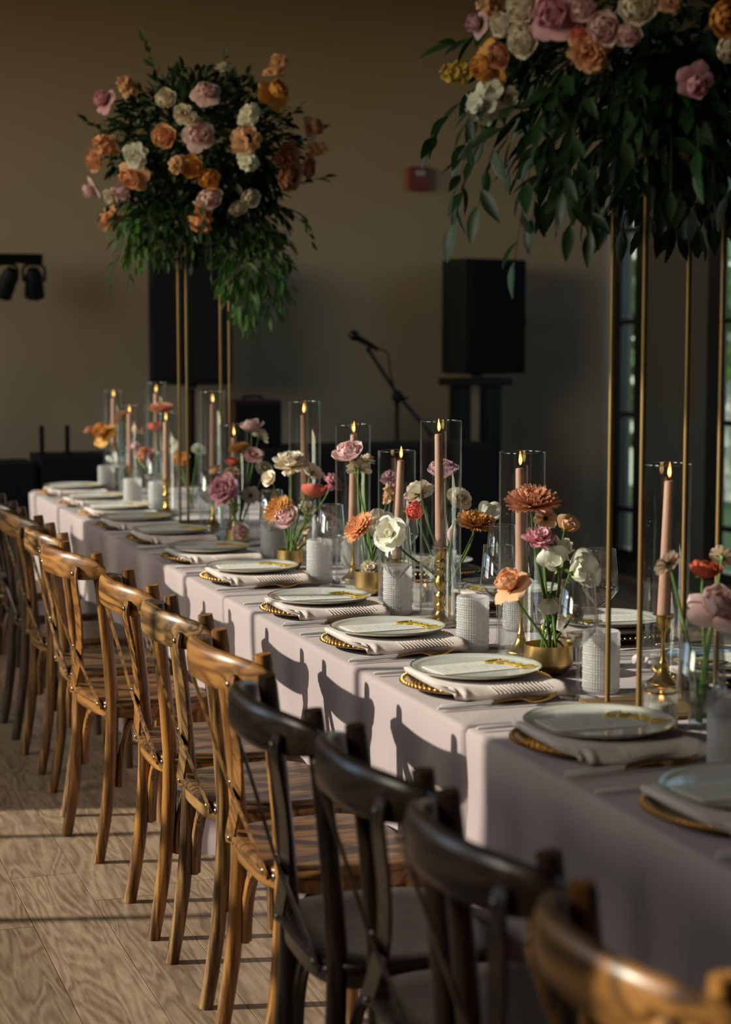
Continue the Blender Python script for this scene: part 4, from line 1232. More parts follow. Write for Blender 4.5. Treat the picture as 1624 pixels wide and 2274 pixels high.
def stick_profile(kind, h):
    cup = [(0.0135, h - 0.030), (0.0150, h - 0.028), (0.0150, h - 0.006), (0.0225, h - 0.003), (0.0230, h - 0.001), (0.0150, h - 0.001)]
    if kind == 'baluster':
        body = [(0, 0), (0.044, 0), (0.046, 0.004), (0.044, 0.007), (0.030, 0.0075), (0.0185, 0.012), (0.0115, 0.024), (0.0095, 0.036)]
        k = (h - 0.030 - 0.036)
        for u, r in ((0.02, .0125), (0.06, .0125), (0.10, .0085), (0.18, .0120), (0.26, .0135), (0.30, .0075), (0.36, .0075), (0.44, .0145), (0.52, .0160), (0.58, .0120), (0.66, .0085), (0.74, .0105), (0.78, .0105), (0.80, .0080), (0.88, .0135), (0.95, .0135), (0.99, .0095)):
            body.append((r, 0.036 + k * u))
    else:
        body = [(0, 0), (0.034, 0), (0.0345, 0.003), (0.031, 0.006), (0.020, 0.014), (0.0125, 0.026), (0.0085, 0.040), (0.0095, 0.043), (0.0085, 0.046), (0.0052, 0.052)]
        k = (h - 0.030 - 0.052)
        body += [(0.0046, 0.052 + k * 0.35), (0.0046, 0.052 + k * 0.7), (0.0062, 0.052 + k * 0.9), (0.0105, 0.052 + k * 1.0)]
    return body, cup
HUR = [  # x, y, cylinder height, stick height, candle top, stick kind, lean
 (1.674, 8.443, .476, .16, .435, 's', (0.002, 0)), (1.680, 8.100, .421, .14, .375, 's', (0.0, 0)), (1.774, 7.963, .526, .20, .470, 's', (0, 0)), (1.665, 7.295, .421, .14, .375, 'b', (0.0, 0.0)),
 (1.712, 6.705, .526, .20, .470, 's', (.002, 0)), (1.685, 6.290, .421, .122, .366, 's', (0, 0)), (1.750, 5.635, .526, .20, .474, 's', (-.004, 0)), (1.735, 5.100, .476, .174, .438, 's', (.002, 0)),
 (1.735, 4.719, .421, .11, .386, 's', (.012, 0)), (1.691, 4.273, .526, .195, .484, 'baluster', (-.007, 0)), (1.700, 3.787, .476, .185, .431, 's', (-.006, 0)), (1.830, 3.345, .476, .150, .432, 's', (.008, 0))]
for i, (x, y, h, sh, top, kind, ln) in enumerate(HUR):
    wh = '%s along the table from the beige wall' % ORD[i]
    g = tag(link('glass_cylinder', CYL[h], None, (x, y, Z0)), 'tall clear glass cylinder around a lit taper, ' + wh, 'glass cylinder', 'glass cylinders round the candles')
    link('rim', RIM, g, (0, 0, h))
    link('base_ring', FOOT, g, (0, 0, 0.0))
    body, cup = stick_profile('baluster' if kind != 's' else 'slender', sh)
    s = thing('candlestick', (x, y, Z0 + 0.0102), ('turned baluster' if kind != 's' else 'slender') + ' brass candlestick in a glass cylinder, ' + wh, 'candlestick', 'brass candlesticks')
    MB().lathe(body + [cup[0]], 28).build('stem', M['brass'], s, sharp=60)
    MB().lathe(cup + [(0.0148, sh - 0.026), (0, sh - 0.026)], 28).build('candle_cup', M['brass'], s, sharp=50)
    L_ = top - sh + 0.024
    c = thing('taper_candle', (x, y, Z0 + 0.0102 + sh - 0.0255), 'lit dusty rose taper candle, ' + wh, 'candle', 'dusty rose taper candles')
    MB().tube([(0, 0, 0), (0, 0, L_ * 0.06), (ln[0] * .5, ln[1] * .5, L_ * 0.5), (ln[0], ln[1], L_ - 0.003), (ln[0], ln[1], L_)], [0.0125, 0.0138, 0.0118, 0.0098, 0.0080], 20).build('wax', M['wax'], c, sharp=50)
    link('wick', WICK, c, (ln[0], ln[1], L_))
    fl = link('flame', FLAME, c, (ln[0] + 0.001, ln[1], L_ + 0.007))
    fl.rotation_euler = (0, 0, i * 1.3)

# votives
VG = MB()
vv, vf = [], []
n, rows = 24, 10
for j in range(rows + 1):
    z = 0.006 + 0.064 * j / rows
    for i in range(n):
        a = 2 * math.pi * (i + 0.5 * (j % 2)) / n
        rr_ = 0.0335 - (0.0012 if (j % 2) else 0) - (0.0006 if i % 2 else 0)
        vv.append((rr_ * math.cos(a), rr_ * math.sin(a), z))
for j in range(rows):
    for i in range(n):
        i2 = (i + 1) % n
        vf.append((j * n + i, j * n + i2, (j + 1) * n + i2, (j + 1) * n + i))
VG.add(vv, vf).lathe([(0.0335, 0.070), (0.0305, 0.070), (0.0300, 0.014), (0, 0.012)], 24).lathe([(0, 0), (0.030, 0), (0.0330, 0.006)], 24)
VGM = VG.mesh('cut_glass', M['votive'], sharp=20)
VRIM = MB().lathe([(0.0338, 0.068), (0.0342, 0.0705), (0.032, 0.0722), (0.0300, 0.0705), (0.0303, 0.068)], 32, close=True).mesh('gold_rim', M['gold_bright'])
VWAX = MB().lathe([(0, 0), (0.0215, 0), (0.0220, 0.002), (0.0215, 0.030), (0.019, 0.0325), (0.008, 0.0315), (0, 0.031)], 24).mesh('wax', M['white_wax'])
for x, y, lab in [(1.645, 3.012, 'by the base of the broad-leaved gold stand'), (1.752, 3.640, 'beside the widest brass bowl'), (1.770, 4.590, 'between two glass cylinders'), (1.752, 4.985, 'beside the brass bowl of peach chrysanthemum'), (1.70, 5.56, 'beside the fourth brass bowl')]:
    v = tag(link('votive_glass', VGM, None, (x, y, Z0)), 'short cut-glass votive holder with gold rim ' + lab, 'votive', 'cut-glass votives')
    link('gold_rim', VRIM, v)
    c = thing('votive_candle', (x, y, Z0 + 0.0145), 'lit white votive candle inside the cut glass ' + lab, 'candle', 'white votive candles')
    link('wax', VWAX, c)
    link('wick', WICK, c, (0, 0, 0.031))
    fl = link('flame', FLAME, c, (0.0005, 0, 0.037))
    fl.scale = (0.75, 0.75, 0.6)

# brass bowls and bud vases
def bowl(x, y, r, h, lab):
    prof = [(0, 0), (r * 0.55, 0), (r * 0.60, 0.002), (r * 0.76, h * 0.10), (r * 0.88, h * 0.21), (r * 0.945, h * 0.31), (r * 0.95, h * 0.335), (r * 0.995, h * 0.36), (r, h * 0.42), (r, h * 0.7), (r, h), (r * 0.965, h), (r * 0.955, h * 0.45), (r * 0.8, h * 0.22), (0, h * 0.15)]
    t = thing('brass_bowl', (x, y, Z0), lab, 'bowl', 'brass flower bowls')
    MB().lathe(prof, 48).build('bowl_body', M['brushed'], t, sharp=14)
    MB().lathe([(0, h * 0.16), (r * 0.7, h * 0.24), (r * 0.7, h * 0.55), (0, h * 0.58)], 20).build('flower_frog', M['foam'], t)
BOWLS = {'A': (1.672, 3.575, 0.054, 0.067), 'B': (1.765, 4.415, 0.036, 0.058), 'C': (1.700, 4.845, 0.046, 0.070), 'D': (1.650, 5.470, 0.042, 0.062), 'E': (1.650, 6.110, 0.042, 0.062)}
for i, k in enumerate('ABCDE'):
    bowl(*BOWLS[k], ('wide ' if k == 'A' else '') + 'brushed brass flower bowl, %s from the broad-leaved floral stand' % ORD[i])
VASES = {'F1': (1.745, 8.28, 0.024, 0.12), 'F2': (1.760, 7.78, 0.024, 0.12), 'F3': (1.800, 7.40, 0.024, 0.12), 'G': (1.715, 2.972, 0.029, 0.165)}
for k, lab in (('F1', 'nearest the beige wall'), ('F2', 'beside the third candle from the beige wall'), ('F3', 'beside the fine-leaved floral stand'), ('G', 'before the broad-leaved floral stand')):
    x, y, r, h = VASES[k]
    v = MB().lathe([(0, 0), (r * 0.95, 0), (r, 0.003), (r, h), (r * 0.94, h), (r * 0.93, 0.008), (0, 0.006)], 36).build('bud_vase', M['glass'], sharp=50)
    v.location = (x, y, Z0)
    tag(v, 'clear glass bud vase ' + lab, 'vase', 'clear bud vases')
    tag(MB().lathe([(r * 0.93, 0.009), (r * 0.93, h * 0.55), (0, h * 0.55), (0, 0.009)], 28).build('water', M['glass_rim'], v), 'clear water')

# ------------------------------------------------------------------ flowers
PC = {
 'peach': ((.86, .36, .10), (.88, .52, .31)), 'bronze': ((.42, .14, .06), (.74, .37, .23)), 'apricot': ((.78, .42, .16), (.84, .56, .37)),
 'pink': ((.72, .10, .27), (.84, .50, .56)), 'lilac': ((.58, .26, .36), (.74, .50, .55)), 'white': ((.78, .76, .52), (.90, .88, .80)),
 'cream': ((.78, .62, .38), (.88, .80, .67)), 'golden': ((.52, .22, .05), (.76, .42, .15)), 'coral': ((.80, .32, .12), (.78, .18, .15)),
 'blush': ((.78, .26, .34), (.86, .66, .63)), 'orange': ((.78, .26, .03), (.84, .44, .12)), 'rust': ((.48, .13, .05), (.66, .32, .20)),
 'red': ((.55, .08, .03), (.60, .13, .06)), 'beige': ((.58, .42, .25), (.72, .54, .39)), 'yellow': ((.70, .48, .05), (.78, .58, .14)),
}
PM = {k: petal_mat('petal_' + k, a, b) for k, (a, b) in PC.items()}
M['eye_dark'] = simple('flower_eye_dark', (0.03, 0.018, 0.02), 0.8, noise=0.2, nscale=60)
M['eye_gold'] = simple('flower_eye_gold', (0.55, 0.33, 0.04), 0.8, noise=0.2, nscale=60)
M['eye_green'] = simple('flower_eye_green', (0.18, 0.24, 0.05), 0.8, noise=0.2, nscale=60)

def petal(mb, ang, r0, z0, L, W, th0, th1, cup=0.3, ruf=0.0, rnd=None, nu=6, nv=6, tipw=0.35, pinch=0.0, wfrac=0.62, pr=(0.0, 1.1)):
    """one petal; th = angle away from the flower axis at base and tip (degrees)"""
    v, f, pv = [], [], []
    ph = rnd.random() * 6 if rnd else 0
    r, z = r0, z0
    ca, sa = math.cos(ang), math.sin(ang)
    for j in range(nv + 1):
        t = j / nv
        th = math.radians(th0 + (th1 - th0) * t ** 1.3)
        if j:
            r += math.sin(th) * L / nv
            z += math.cos(th) * L / nv
        # width: narrow claw, widest at wfrac, rounded tip
        if t < wfrac:
            w = W * (tipw * 0.6 + (1 - tipw * 0.6) * math.sin(math.pi / 2 * t / wfrac))
        else:
            q = (t - wfrac) / (1 - wfrac)
            w = W * math.sqrt(max(0.0, 1 - q * q * (1 - (0.12 if not pinch else 0.0)))) * (1 - pinch * q * 0.5)
        nr, nz = -math.cos(th), math.sin(th)
        for i in range(nu + 1):
            u = -1 + 2 * i / nu
            d = cup * W * u * u * (0.35 + 0.65 * t) + ruf * W * math.sin(5 * u + ph) * t * t * abs(u) ** 0.5 + ruf * 0.7 * W * math.sin(9 * u + ph * 2) * t ** 3
            rr_, zz = r + nr * d, z + nz * d
            y = u * w
            v.append((rr_ * ca - y * sa, rr_ * sa + y * ca, zz))
            pv.append(max(0.001, min(1, pr[0] + (pr[1] - pr[0]) * t)))
    for j in range(nv):
        for i in range(nu):
            a = j * (nu + 1) + i
            f.append((a, a + 1, a + nu + 2, a + nu + 1))
    mb.add(v, f, pv)

def ring_of(mb, n, off, rnd, jit=0.15, **k):
    for i in range(n):
        kk = dict(k)
        kk['L'] = k['L'] * rnd.uniform(0.92, 1.08)
        kk['th1'] = k['th1'] + rnd.uniform(-8, 8)
        petal(mb, 2 * math.pi * (i + off + rnd.uniform(-jit, jit)) / n, rnd=rnd, **kk)

FCACHE = {}
def bloom_parts(kind, col):
    """unit-radius bloom: core mesh, separate outer petal meshes, extra pieces, centre height"""
    key = (kind, col)
    if key in FCACHE: return FCACHE[key]
    rnd = random.Random(sum(map(ord, kind + col)))
    core, outer, extra, zc = MB(), [], [], 0.5
    def out_ring(n, off=0.0, **k):
        for i in range(n):
            m = MB()
            kk = dict(k)
            kk['L'] = k['L'] * rnd.uniform(0.9, 1.1)
            kk['th1'] = k['th1'] + rnd.uniform(-12, 12)
            petal(m, 2 * math.pi * (i + off + rnd.uniform(-.12, .12)) / n, rnd=rnd, **kk)
            outer.append(m)
    if kind in ('rose', 'reflexed_rose'):
        ring_of(core, 3, 0, rnd, r0=.04, z0=.12, L=.72, W=.20, th0=4, th1=-14, cup=.9, nu=5, nv=5, pr=(0, .15))
        ring_of(core, 5, .3, rnd, r0=.08, z0=.10, L=.80, W=.30, th0=10, th1=-12, cup=.7, nu=5, nv=5, pr=(0, .35))
        ring_of(core, 5, .8, rnd, r0=.12, z0=.06, L=.88, W=.40, th0=20, th1=-8, cup=.6, ruf=.03, nu=5, nv=5, pr=(.1, .65))
        ring_of(core, 6, .1, rnd, r0=.15, z0=.04, L=.95, W=.48, th0=34, th1=0, cup=.5, ruf=.04, nu=6, nv=6, pr=(.3, .95))
        out_ring(6, .55, r0=.15, z0=.02, L=1.02, W=.56, th0=52, th1=14, cup=.42, ruf=.05, pr=(.5, 1))
        if kind == 'rose':
            out_ring(5, .2, r0=.12, z0=.0, L=1.10, W=.58, th0=68, th1=42, cup=.30, ruf=.06, pr=(.7, 1))
        else:
            out_ring(5, .2, r0=.12, z0=.0, L=1.15, W=.60, th0=70, th1=112, cup=-.12, ruf=.06, pinch=.8, pr=(.7, 1))
            zc = .38
    elif kind == 'ranunculus':
        for k in range(6):
            ring_of(core, 7, k * .37, rnd, r0=.05 + .03 * k, z0=.22 - .035 * k, L=.55 + .09 * k, W=.22 + .05 * k, th0=25 + 9 * k, th1=-48 + 8 * k, cup=.55, ruf=.03, nu=4, nv=5)
        out_ring(7, .4, r0=.12, z0=.0, L=1.15, W=.50, th0=80, th1=8, cup=.35, ruf=.05)
        zc = .45
    elif kind == 'chrysanthemum':
        for k, (nn, L_, a, b) in enumerate(((26, 1.0, 92, 76), (24, .94, 82, 60), (22, .84, 72, 46), (18, .68, 58, 30), (14, .5, 40, 14), (10, .34, 20, -6))):
            ring_of(core, nn, k * .5, rnd, r0=.06, z0=.02 + .035 * k, L=L_, W=.085, th0=a, th1=b, cup=.9, nu=2, nv=5, tipw=.8, wfrac=.75)
        zc = .2
    elif kind in ('carnation', 'peony'):
        n = 34 if kind == 'carnation' else 46
        for i in range(n):
            t = (i + .5) / n
            th = 8 + 88 * t
            petal(core, i * 2.39996, .06, .02 + .10 * (1 - t), (.70 + .32 * t) * rnd.uniform(.9, 1.1), .34 if kind == 'carnation' else .42, th * .8, th + rnd.uniform(-12, 12), cup=.15, ruf=.22 if kind == 'carnation' else .16, rnd=rnd, nu=6, nv=4, wfrac=.8)
        zc = .3
    elif kind in ('cosmos', 'anemone'):
        out_ring(8, 0, r0=.05, z0=.0, L=1.0, W=.36, th0=74, th1=80, cup=.10, ruf=.05, wfrac=.7)
        core.lathe([(.0, .16), (.10, .15), (.17, .08), (.18, .0), (.0, -.02)], 14)
        zc = .12
    elif kind == 'open_rose':
        ring_of(core, 5, .3, rnd, r0=.06, z0=.06, L=.55, W=.26, th0=25, th1=0, cup=.6, ruf=.08, nu=5, nv=4)
        out_ring(5, 0, r0=.08, z0=.03, L=.85, W=.50, th0=50, th1=55, cup=.30, ruf=.07, wfrac=.7)
        out_ring(5, .5, r0=.08, z0=.0, L=1.0, W=.54, th0=70, th1=88, cup=.15, ruf=.08, wfrac=.7)
        zc = .25
    elif kind == 'scabiosa':
        ring_of(core, 9, 0, rnd, r0=.10, z0=.08, L=.55, W=.22, th0=55, th1=60, cup=.1, ruf=.2, nu=5, nv=4, wfrac=.8)
        out_ring(9, .5, r0=.12, z0=.02, L=.90, W=.34, th0=74, th1=86, cup=.1, ruf=.16, wfrac=.8)
        zc = .15
    elif kind == 'sweet_pea':
        for a, L_, W_, t0, t1 in ((0.0, 1.35, 1.0, 15, 55), (math.pi * .95, .9, .55, 20, 10)):
            m = MB()
            petal(m, a, .03, .0, L_, W_, t0, t1, cup=-.22 if a == 0 else .5, ruf=.14, rnd=rnd, nu=10, nv=7, tipw=.9, wfrac=.55)
            outer.append(m)
        for a in (1.3, -1.3):
            m = MB()
            petal(m, a + math.pi * .5 * 0, .05, .0, .85, .45, 30, 45, cup=.3, ruf=.14, rnd=rnd, nu=6, nv=6, tipw=.7)
            outer.append(m)
        petal(core, math.pi, .02, .0, .6, .22, 10, -10, cup=.8, rnd=rnd, nu=4, nv=4)
        zc = .55
    elif kind == 'tulip_bud':
        ring_of(core, 3, 0, rnd, r0=.06, z0=.0, L=2.0, W=.5, th0=16, th1=-12, cup=.7, nu=6, nv=7)
        out_ring(3, .5, r0=.10, z0=.0, L=2.1, W=.55, th0=24, th1=-8, cup=.6, ruf=.04, nv=8)
        zc = 1.0
    elif kind == 'stock':
        for i in range(15):
            t = i / 14
            a = i * 2.4
            c = Vector((.52 * math.cos(a) * (1 - .35 * t), .52 * math.sin(a) * (1 - .35 * t), -.5 + 1.5 * t))
            d = Vector((math.cos(a), math.sin(a), .25 + .8 * t)).normalized()
            q = Vector((0, 0, 1)).rotation_difference(d).to_matrix()
            m = MB()
            for k in range(7):
                petal(m, k * 2.4, .03, .0, .42 * rnd.uniform(.8, 1.1), .22, 35 + 6 * k, 60 + 6 * k, cup=.1, ruf=.2, rnd=rnd, nu=3, nv=3, wfrac=.8)
            m.v = [tuple(c + q @ Vector(p)) for p in m.v]
            outer.append(m)
        core.tube([(0, 0, -.9), (0, 0, 1.0)], .06, 6)
        zc = 0.0
    mat = PM[col]
    if kind in ('cosmos', 'anemone'):
        cm = core.mesh('flower_eye', M['eye_dark'] if kind == 'anemone' or col == 'apricot' else M['eye_gold'])
    elif kind == 'stock':
        cm = core.mesh('spike', M['stem'])
    else:
        cm = core.mesh('bloom', mat, sharp=180)
    oms = [m.mesh('petal', mat, sharp=180) for m in outer]
    if kind == 'scabiosa':
        extra.append(('pincushion', MB().ball((0, 0, .14), .22, 10, 6, (1, 1, .5)).mesh('pincushion', M['eye_green'])))
    FCACHE[key] = (cm, oms, extra, zc)
    return FCACHE[key]
CALYX = MB().lathe([(.05, -.30), (.07, -.12), (.16, -.05), (.22, .05), (.16, .06), (0, .05)], 10)
rk = random.Random(2)
for i in range(5):
    petal(CALYX, 2 * math.pi * i / 5, .12, .0, .42, .10, 70, 110, cup=.2, rnd=rk, nu=2, nv=4, pinch=.9)
CALYX_M = CALYX.mesh('calyx', M['stem'], sharp=180)
SUB = {'sweet_pea': 'petal', 'stock': 'floret'}
def place_bloom(kind, col, parent, pos, r, axis, spin, name):
    """bloom as a part of parent (local position pos); its petals are sub-parts"""
    cm, oms, extra, zc = bloom_parts(kind, col)
    b = link(name, cm, parent)
    q = Vector((0, 0, 1)).rotation_difference(axis) @ Quaternion((0, 0, 1), spin)
    b.rotation_mode = 'QUATERNION'
    b.rotation_quaternion = q
    s = r / 1.0
    b.scale = (s, s, s)
    base = pos - axis * (zc * s)
    b.location = base
    for om in oms:
        link(SUB.get(kind, 'petal'), om, b)
    for n, em in extra:
        link(n, em, b)
    if kind != 'stock':
        link('calyx', CALYX_M, b)
    return base
KNAME = {'rose': 'garden_rose', 'reflexed_rose': 'reflexed_rose', 'open_rose': 'spray_rose', 'cosmos': 'cosmos', 'anemone': 'anemone', 'tulip_bud': 'flower_bud', 'stock': 'stock_flower'}
rf = random.Random(77)
WHERE = {'A': 'first bowl from the broad-leaved stand', 'B': 'second bowl from the broad-leaved stand', 'C': 'third bowl from the broad-leaved stand', 'D': 'fourth bowl from the broad-leaved stand', 'E': 'fifth bowl from the broad-leaved stand', 'F1': 'in bud vase nearest the beige wall', 'F2': 'in bud vase beside third candle', 'F3': 'in bud vase beside fine-leaved stand', 'G': 'in bud vase before broad-leaved stand'}
for (cl, kind, col, P, r, ax, desc) in FLOWERS:
    P = Vector(P)
    axis = Vector(ax).normalized()
    k = cl
    if cl == 'F':
        k = 'F1' if P.y > 8.15 else ('F2' if P.y > 7.7 else 'F3')
    bx, by, br, bh = BOWLS[k] if k in BOWLS else VASES[k]
    a, q = rf.random() * 6.283, rf.random() * 0.45
    z0 = Z0 + (bh * 0.45 if k in BOWLS else 0.012)
    base = Vector((bx + br * q * math.cos(a), by + br * q * math.sin(a), z0))
    rad = r * {'chrysanthemum': 1.0, 'rose': 1.0, 'reflexed_rose': 0.98, 'ranunculus': 1.05, 'carnation': 1.05, 'peony': 1.05, 'open_rose': .98, 'cosmos': .98, 'anemone': .98, 'scabiosa': 1.0, 'sweet_pea': 1.22, 'tulip_bud': 1.0, 'stock': 1.0}[kind]
    t = thing(KNAME.get(kind, kind), base, desc + ', ' + WHERE[k], 'flower', 'cut flowers on the table')
    b = place_bloom(kind, col, t, P - base, rad, axis, rf.random() * 6.283, 'bloom')
    # stem: straight out of the holder, bending into the head
    out = b - axis * rad * 0.25
    h = out.length
    rim = Vector((-(base.x - bx) * 0.3, -(base.y - by) * 0.3, (bh * 0.75)))
    d = out.normalized()
    lo = Vector((0, 0, 0)) + Vector((d.x * 0.35, d.y * 0.35, 1)).normalized() * h * 0.40
    hi = out - (axis * 0.35 + Vector((0, 0, 0.65))).normalized() * h * (0.28 if axis.z > -0.2 else -0.15)
    sr = 0.0022 + 0.0006 * rf.random()
    MB().tube(bez((0, 0, 0), lo, hi, out, 14), [sr * 1.15] * 12 + [sr, sr, sr * 0.9], 7).build('stem', M['stem'], t)

# ------------------------------------------------------------------ tall gold stands with big arrangements
def gold_stand(yc, lab):
    xc = 1.73
    t = thing('flower_stand', (xc, yc, Z0), lab, 'flower stand', 'tall gold floral stands')
    MB().box(-0.13, -0.108, 0, 0.13, 0.108, 0.006).build('base_plate', M['stand_gold'], t, smooth=False, bevel=0.002)
    MB().box(-0.10, -0.082, 1.095, 0.10, 0.082, 1.101).build('top_plate', M['stand_gold'], t, smooth=False, bevel=0.002)
    rod = MB().tube([(0, 0, 0.006), (0, 0, 1.095)], 0.0054, 12).mesh('rod', M['stand_gold'])
    for dx in (-0.085, 0.085):
        for dy in (-0.067, 0.067):
            link('rod', rod, t, (dx, dy, 0))
gold_stand(3.168, 'tall gold four-rod stand carrying the broad-leaved arrangement')
gold_stand(6.90, 'tall gold four-rod stand carrying the fine-leaved arrangement before a black speaker')

def leaf_mesh(name, w, mat, curl=0.12):
    m = MB()
    v, f = [], []
    n = 6
    for j in range(n + 1):
        t = j / n
        ww = w * math.sin(math.pi * min(1, t * 0.94 + 0.03)) ** 0.85 * (1 - 0.35 * t)
        z = -curl * t * t
        v += [(-ww, t, z + ww * 0.35), (0, t, z), (ww, t, z + ww * 0.35)]
    for j in range(n):
        a = j * 3
        f += [(a, a + 1, a + 4, a + 3), (a + 1, a + 2, a + 5, a + 4)]
    return m.add(v, f).mesh(name, mat, sharp=180), v, f
LEAF_B, LBV, LBF = leaf_mesh('leaf', 0.22, M['leaf_broad'])
LEAF_S, LSV, LSF = leaf_mesh('leaf', 0.25, M['leaf_small'])
LEAF_L, LLV, LLF = leaf_mesh('leaf', 0.16, M['leaf_light'])
def leaf_matrix(p, d, up, s):
    y = d.normalized()
    z = (up - y * up.dot(y))
    z = z.normalized() if z.length > 1e-4 else y.orthogonal().normalized()
    x = y.cross(z)
    return Matrix(((x.x * s, y.x * s, z.x * s, p.x), (x.y * s, y.y * s, z.y * s, p.y), (x.z * s, y.z * s, z.z * s, p.z), (0, 0, 0, 1)))
def spray(parent, pts, mesh, size, n, rnd, sr=0.0016, spread=0.9, budget=None, mat=None):
    P = spline(pts, 6)
    m = len(P)
    s = MB().tube(P, [sr * (1 - 0.6 * i / m) for i in range(m)], 5).build('leaf_spray', M['stem_dark'], parent)
    for k in range(n):
        t = 0.12 + 0.88 * (k + 0.5) / n
        i = min(m - 2, int(t * (m - 1)))
        p = P[i].lerp(P[i + 1], t * (m - 1) - i)
        tan = (P[i + 1] - P[i]).normalized()
        side = tan.cross(Vector((rnd.uniform(-.4, .4), rnd.uniform(-.4, .4), 1))).normalized() * (1 if k % 2 else -1)
        d = tan * 0.75 + side * spread * rnd.uniform(.7, 1.2) + Vector((0, 0, rnd.uniform(-.35, .1)))
        if k == n - 1: d = tan
        o = link('leaf', mesh, s)
        o.matrix_basis = leaf_matrix(p, d, Vector((rnd.uniform(-.6, .6) - .3, rnd.uniform(-.6, .6) - .4, .8)), size * rnd.uniform(.75, 1.2))
        if budget is not None: budget[0] += 1
    return s
def fill_leaves(parent, c, rad, n, V, F, size, mat, rnd, zmin=-1.0, zmax=1.0, rmin=0.55, rmax=1.0, droop=0.5):
    m = MB()
    for _ in range(n):
        while True:
            p = Vector((rnd.uniform(-1, 1), rnd.uniform(-1, 1), rnd.uniform(-1, 1)))
            if rmin < p.length < rmax and zmin < p.z < zmax: break
        pos = Vector((c[0] + p.x * rad[0], c[1] + p.y * rad[1], c[2] + p.z * rad[2]))
        d = p.normalized() + Vector((rnd.gauss(0, .5), rnd.gauss(0, .5), rnd.gauss(0, .4) - droop))
        M_ = leaf_matrix(pos, d, Vector((rnd.gauss(0, .5), rnd.gauss(0, .5), 1)), size * rnd.uniform(.7, 1.25))
        m.add([M_ @ Vector(v) for v in V], F)
    o = m.build('inner_foliage', mat, parent, sharp=180)
    return tag(o, kind='stuff')
def arrangement(yc, label, blooms, group_lab):
    t = thing('floral_arrangement', (1.73, yc, Z0 + 1.101), label, 'flower arrangement')
    O = Vector((1.73, yc, Z0 + 1.101))
    MB().lathe([(0, 0), (0.075, 0), (0.09, 0.02), (0.10, 0.09), (0.075, 0.17), (0.03, 0.21), (0, 0.22)], 16).build('foam_block', M['foam'], t)
    for kind, col, P, r, ax in blooms:
        rad = r * {'reflexed_rose': 1.0, 'carnation': 1.15, 'ranunculus': 1.1, 'stock': 1.3}.get(kind, 1.14)
        axis = Vector(ax).normalized()
        L = Vector(P) - O
        b = place_bloom(kind, col, t, L, rad, axis, rf.random() * 6.28, KNAME.get(kind, kind))
    return t, O
def tip(x, y, z, O):
    return Vector((x, y, z)) - O
ra = random.Random(31)
# broad-leaved arrangement
TN, ON = arrangement(3.168, 'large overhanging arrangement of roses and broad glossy leaves on the gold stand', NEAR_BLOOMS, 'near')
def go(T, O, tips, mesh, size, per, rnd, rise=0.10, sr=0.0016, spread=0.9):
    for x, y, z in tips:
        e = tip(x, y, z, O)
        h = Vector((e.x, e.y, 0))
        s = Vector((h.x * 0.15, h.y * 0.15, 0.10))
        m1 = Vector((h.x * 0.55, h.y * 0.55, max(0.10, e.z) + rise))
        m2 = Vector((h.x * 0.88, h.y * 0.88, (0.18 + e.z) / 2 if e.z < 0.1 else e.z * .85 + .05))
        spray(T, [s, m1, m2, e], mesh, size, per, rnd, sr, spread)
NT = [(1.292, 3.20, 1.763), (1.288, 3.20, 1.693), (1.348, 3.05, 1.615), (1.383, 3.05, 1.697), (1.477, 3.00, 1.672), (1.436, 3.00, 1.683), (1.398, 2.95, 1.739), (1.541, 2.95, 1.755), (1.587, 2.90, 1.74), (1.709, 2.95, 1.698), (1.322, 3.30, 2.054), (1.488, 2.90, 1.809), (1.296, 3.10, 1.723), (1.321, 3.25, 1.835),
      (1.30, 3.35, 1.86), (1.62, 2.86, 1.79), (1.80, 2.88, 1.78), (1.92, 2.95, 1.80), (2.05, 3.1, 1.76), (2.10, 3.3, 1.80), (1.40, 3.45, 1.75), (1.29, 3.15, 1.88), (1.36, 2.98, 1.84)]
go(TN, ON, NT, LEAF_B, 0.062, 12, ra, spread=0.75)
fill_leaves(TN, (0, 0, 0.20), (0.36, 0.36, 0.29), 1300, LBV, LBF, 0.06, M['leaf_broad'], ra, rmin=0.25, rmax=0.98, droop=0.5)
fill_leaves(TN, (0, 0, 0.02), (0.34, 0.34, 0.20), 420, LBV, LBF, 0.062, M['leaf_broad'], ra, zmin=-1, zmax=.4, rmin=0.1, rmax=1.0, droop=1.0)
# fine-leaved arrangement
TF, OF = arrangement(6.90, 'round arrangement of roses, stock and fine trailing greenery on the gold stand before a speaker', FAR_BLOOMS, 'far')
FT_UP = [(1.496, 6.85, 2.606), (1.631, 6.80, 2.50), (1.43, 6.9, 2.42), (1.563, 6.70, 2.43), (1.90, 6.85, 2.50), (2.202, 6.85, 2.30), (1.269, 6.85, 2.30), (2.10, 6.8, 2.38), (2.17, 6.7, 2.10)]
FT_FERN = [(1.799, 6.80, 2.569), (1.928, 6.65, 1.538), (2.016, 6.70, 1.638), (1.774, 6.60, 1.635), (1.843, 6.60, 1.585), (1.95, 6.60, 1.737), (1.89, 6.72, 1.60), (1.98, 6.66, 1.68), (2.123, 6.75, 1.90), (1.334, 6.75, 1.668), (1.389, 6.70, 1.668), (1.45, 6.65, 1.76), (1.62, 6.62, 1.80)]
FT_LOW = [(1.687, 6.60, 1.70), (1.313, 6.80, 1.938), (1.50, 6.62, 1.78), (2.15, 6.8, 1.85)]
for x, y, z in FT_UP:
    e = tip(x, y, z, OF)
    spray(TF, [Vector((e.x * .2, e.y * .2, .15)), Vector((e.x * .55, e.y * .55, .15 + (e.z - .15) * .55)), e], LEAF_S, 0.05, 18, ra, spread=0.8)
go(TF, OF, FT_FERN[1:], LEAF_L, 0.05, 11, ra, rise=0.04, spread=0.55)
e = tip(*FT_FERN[0], OF)
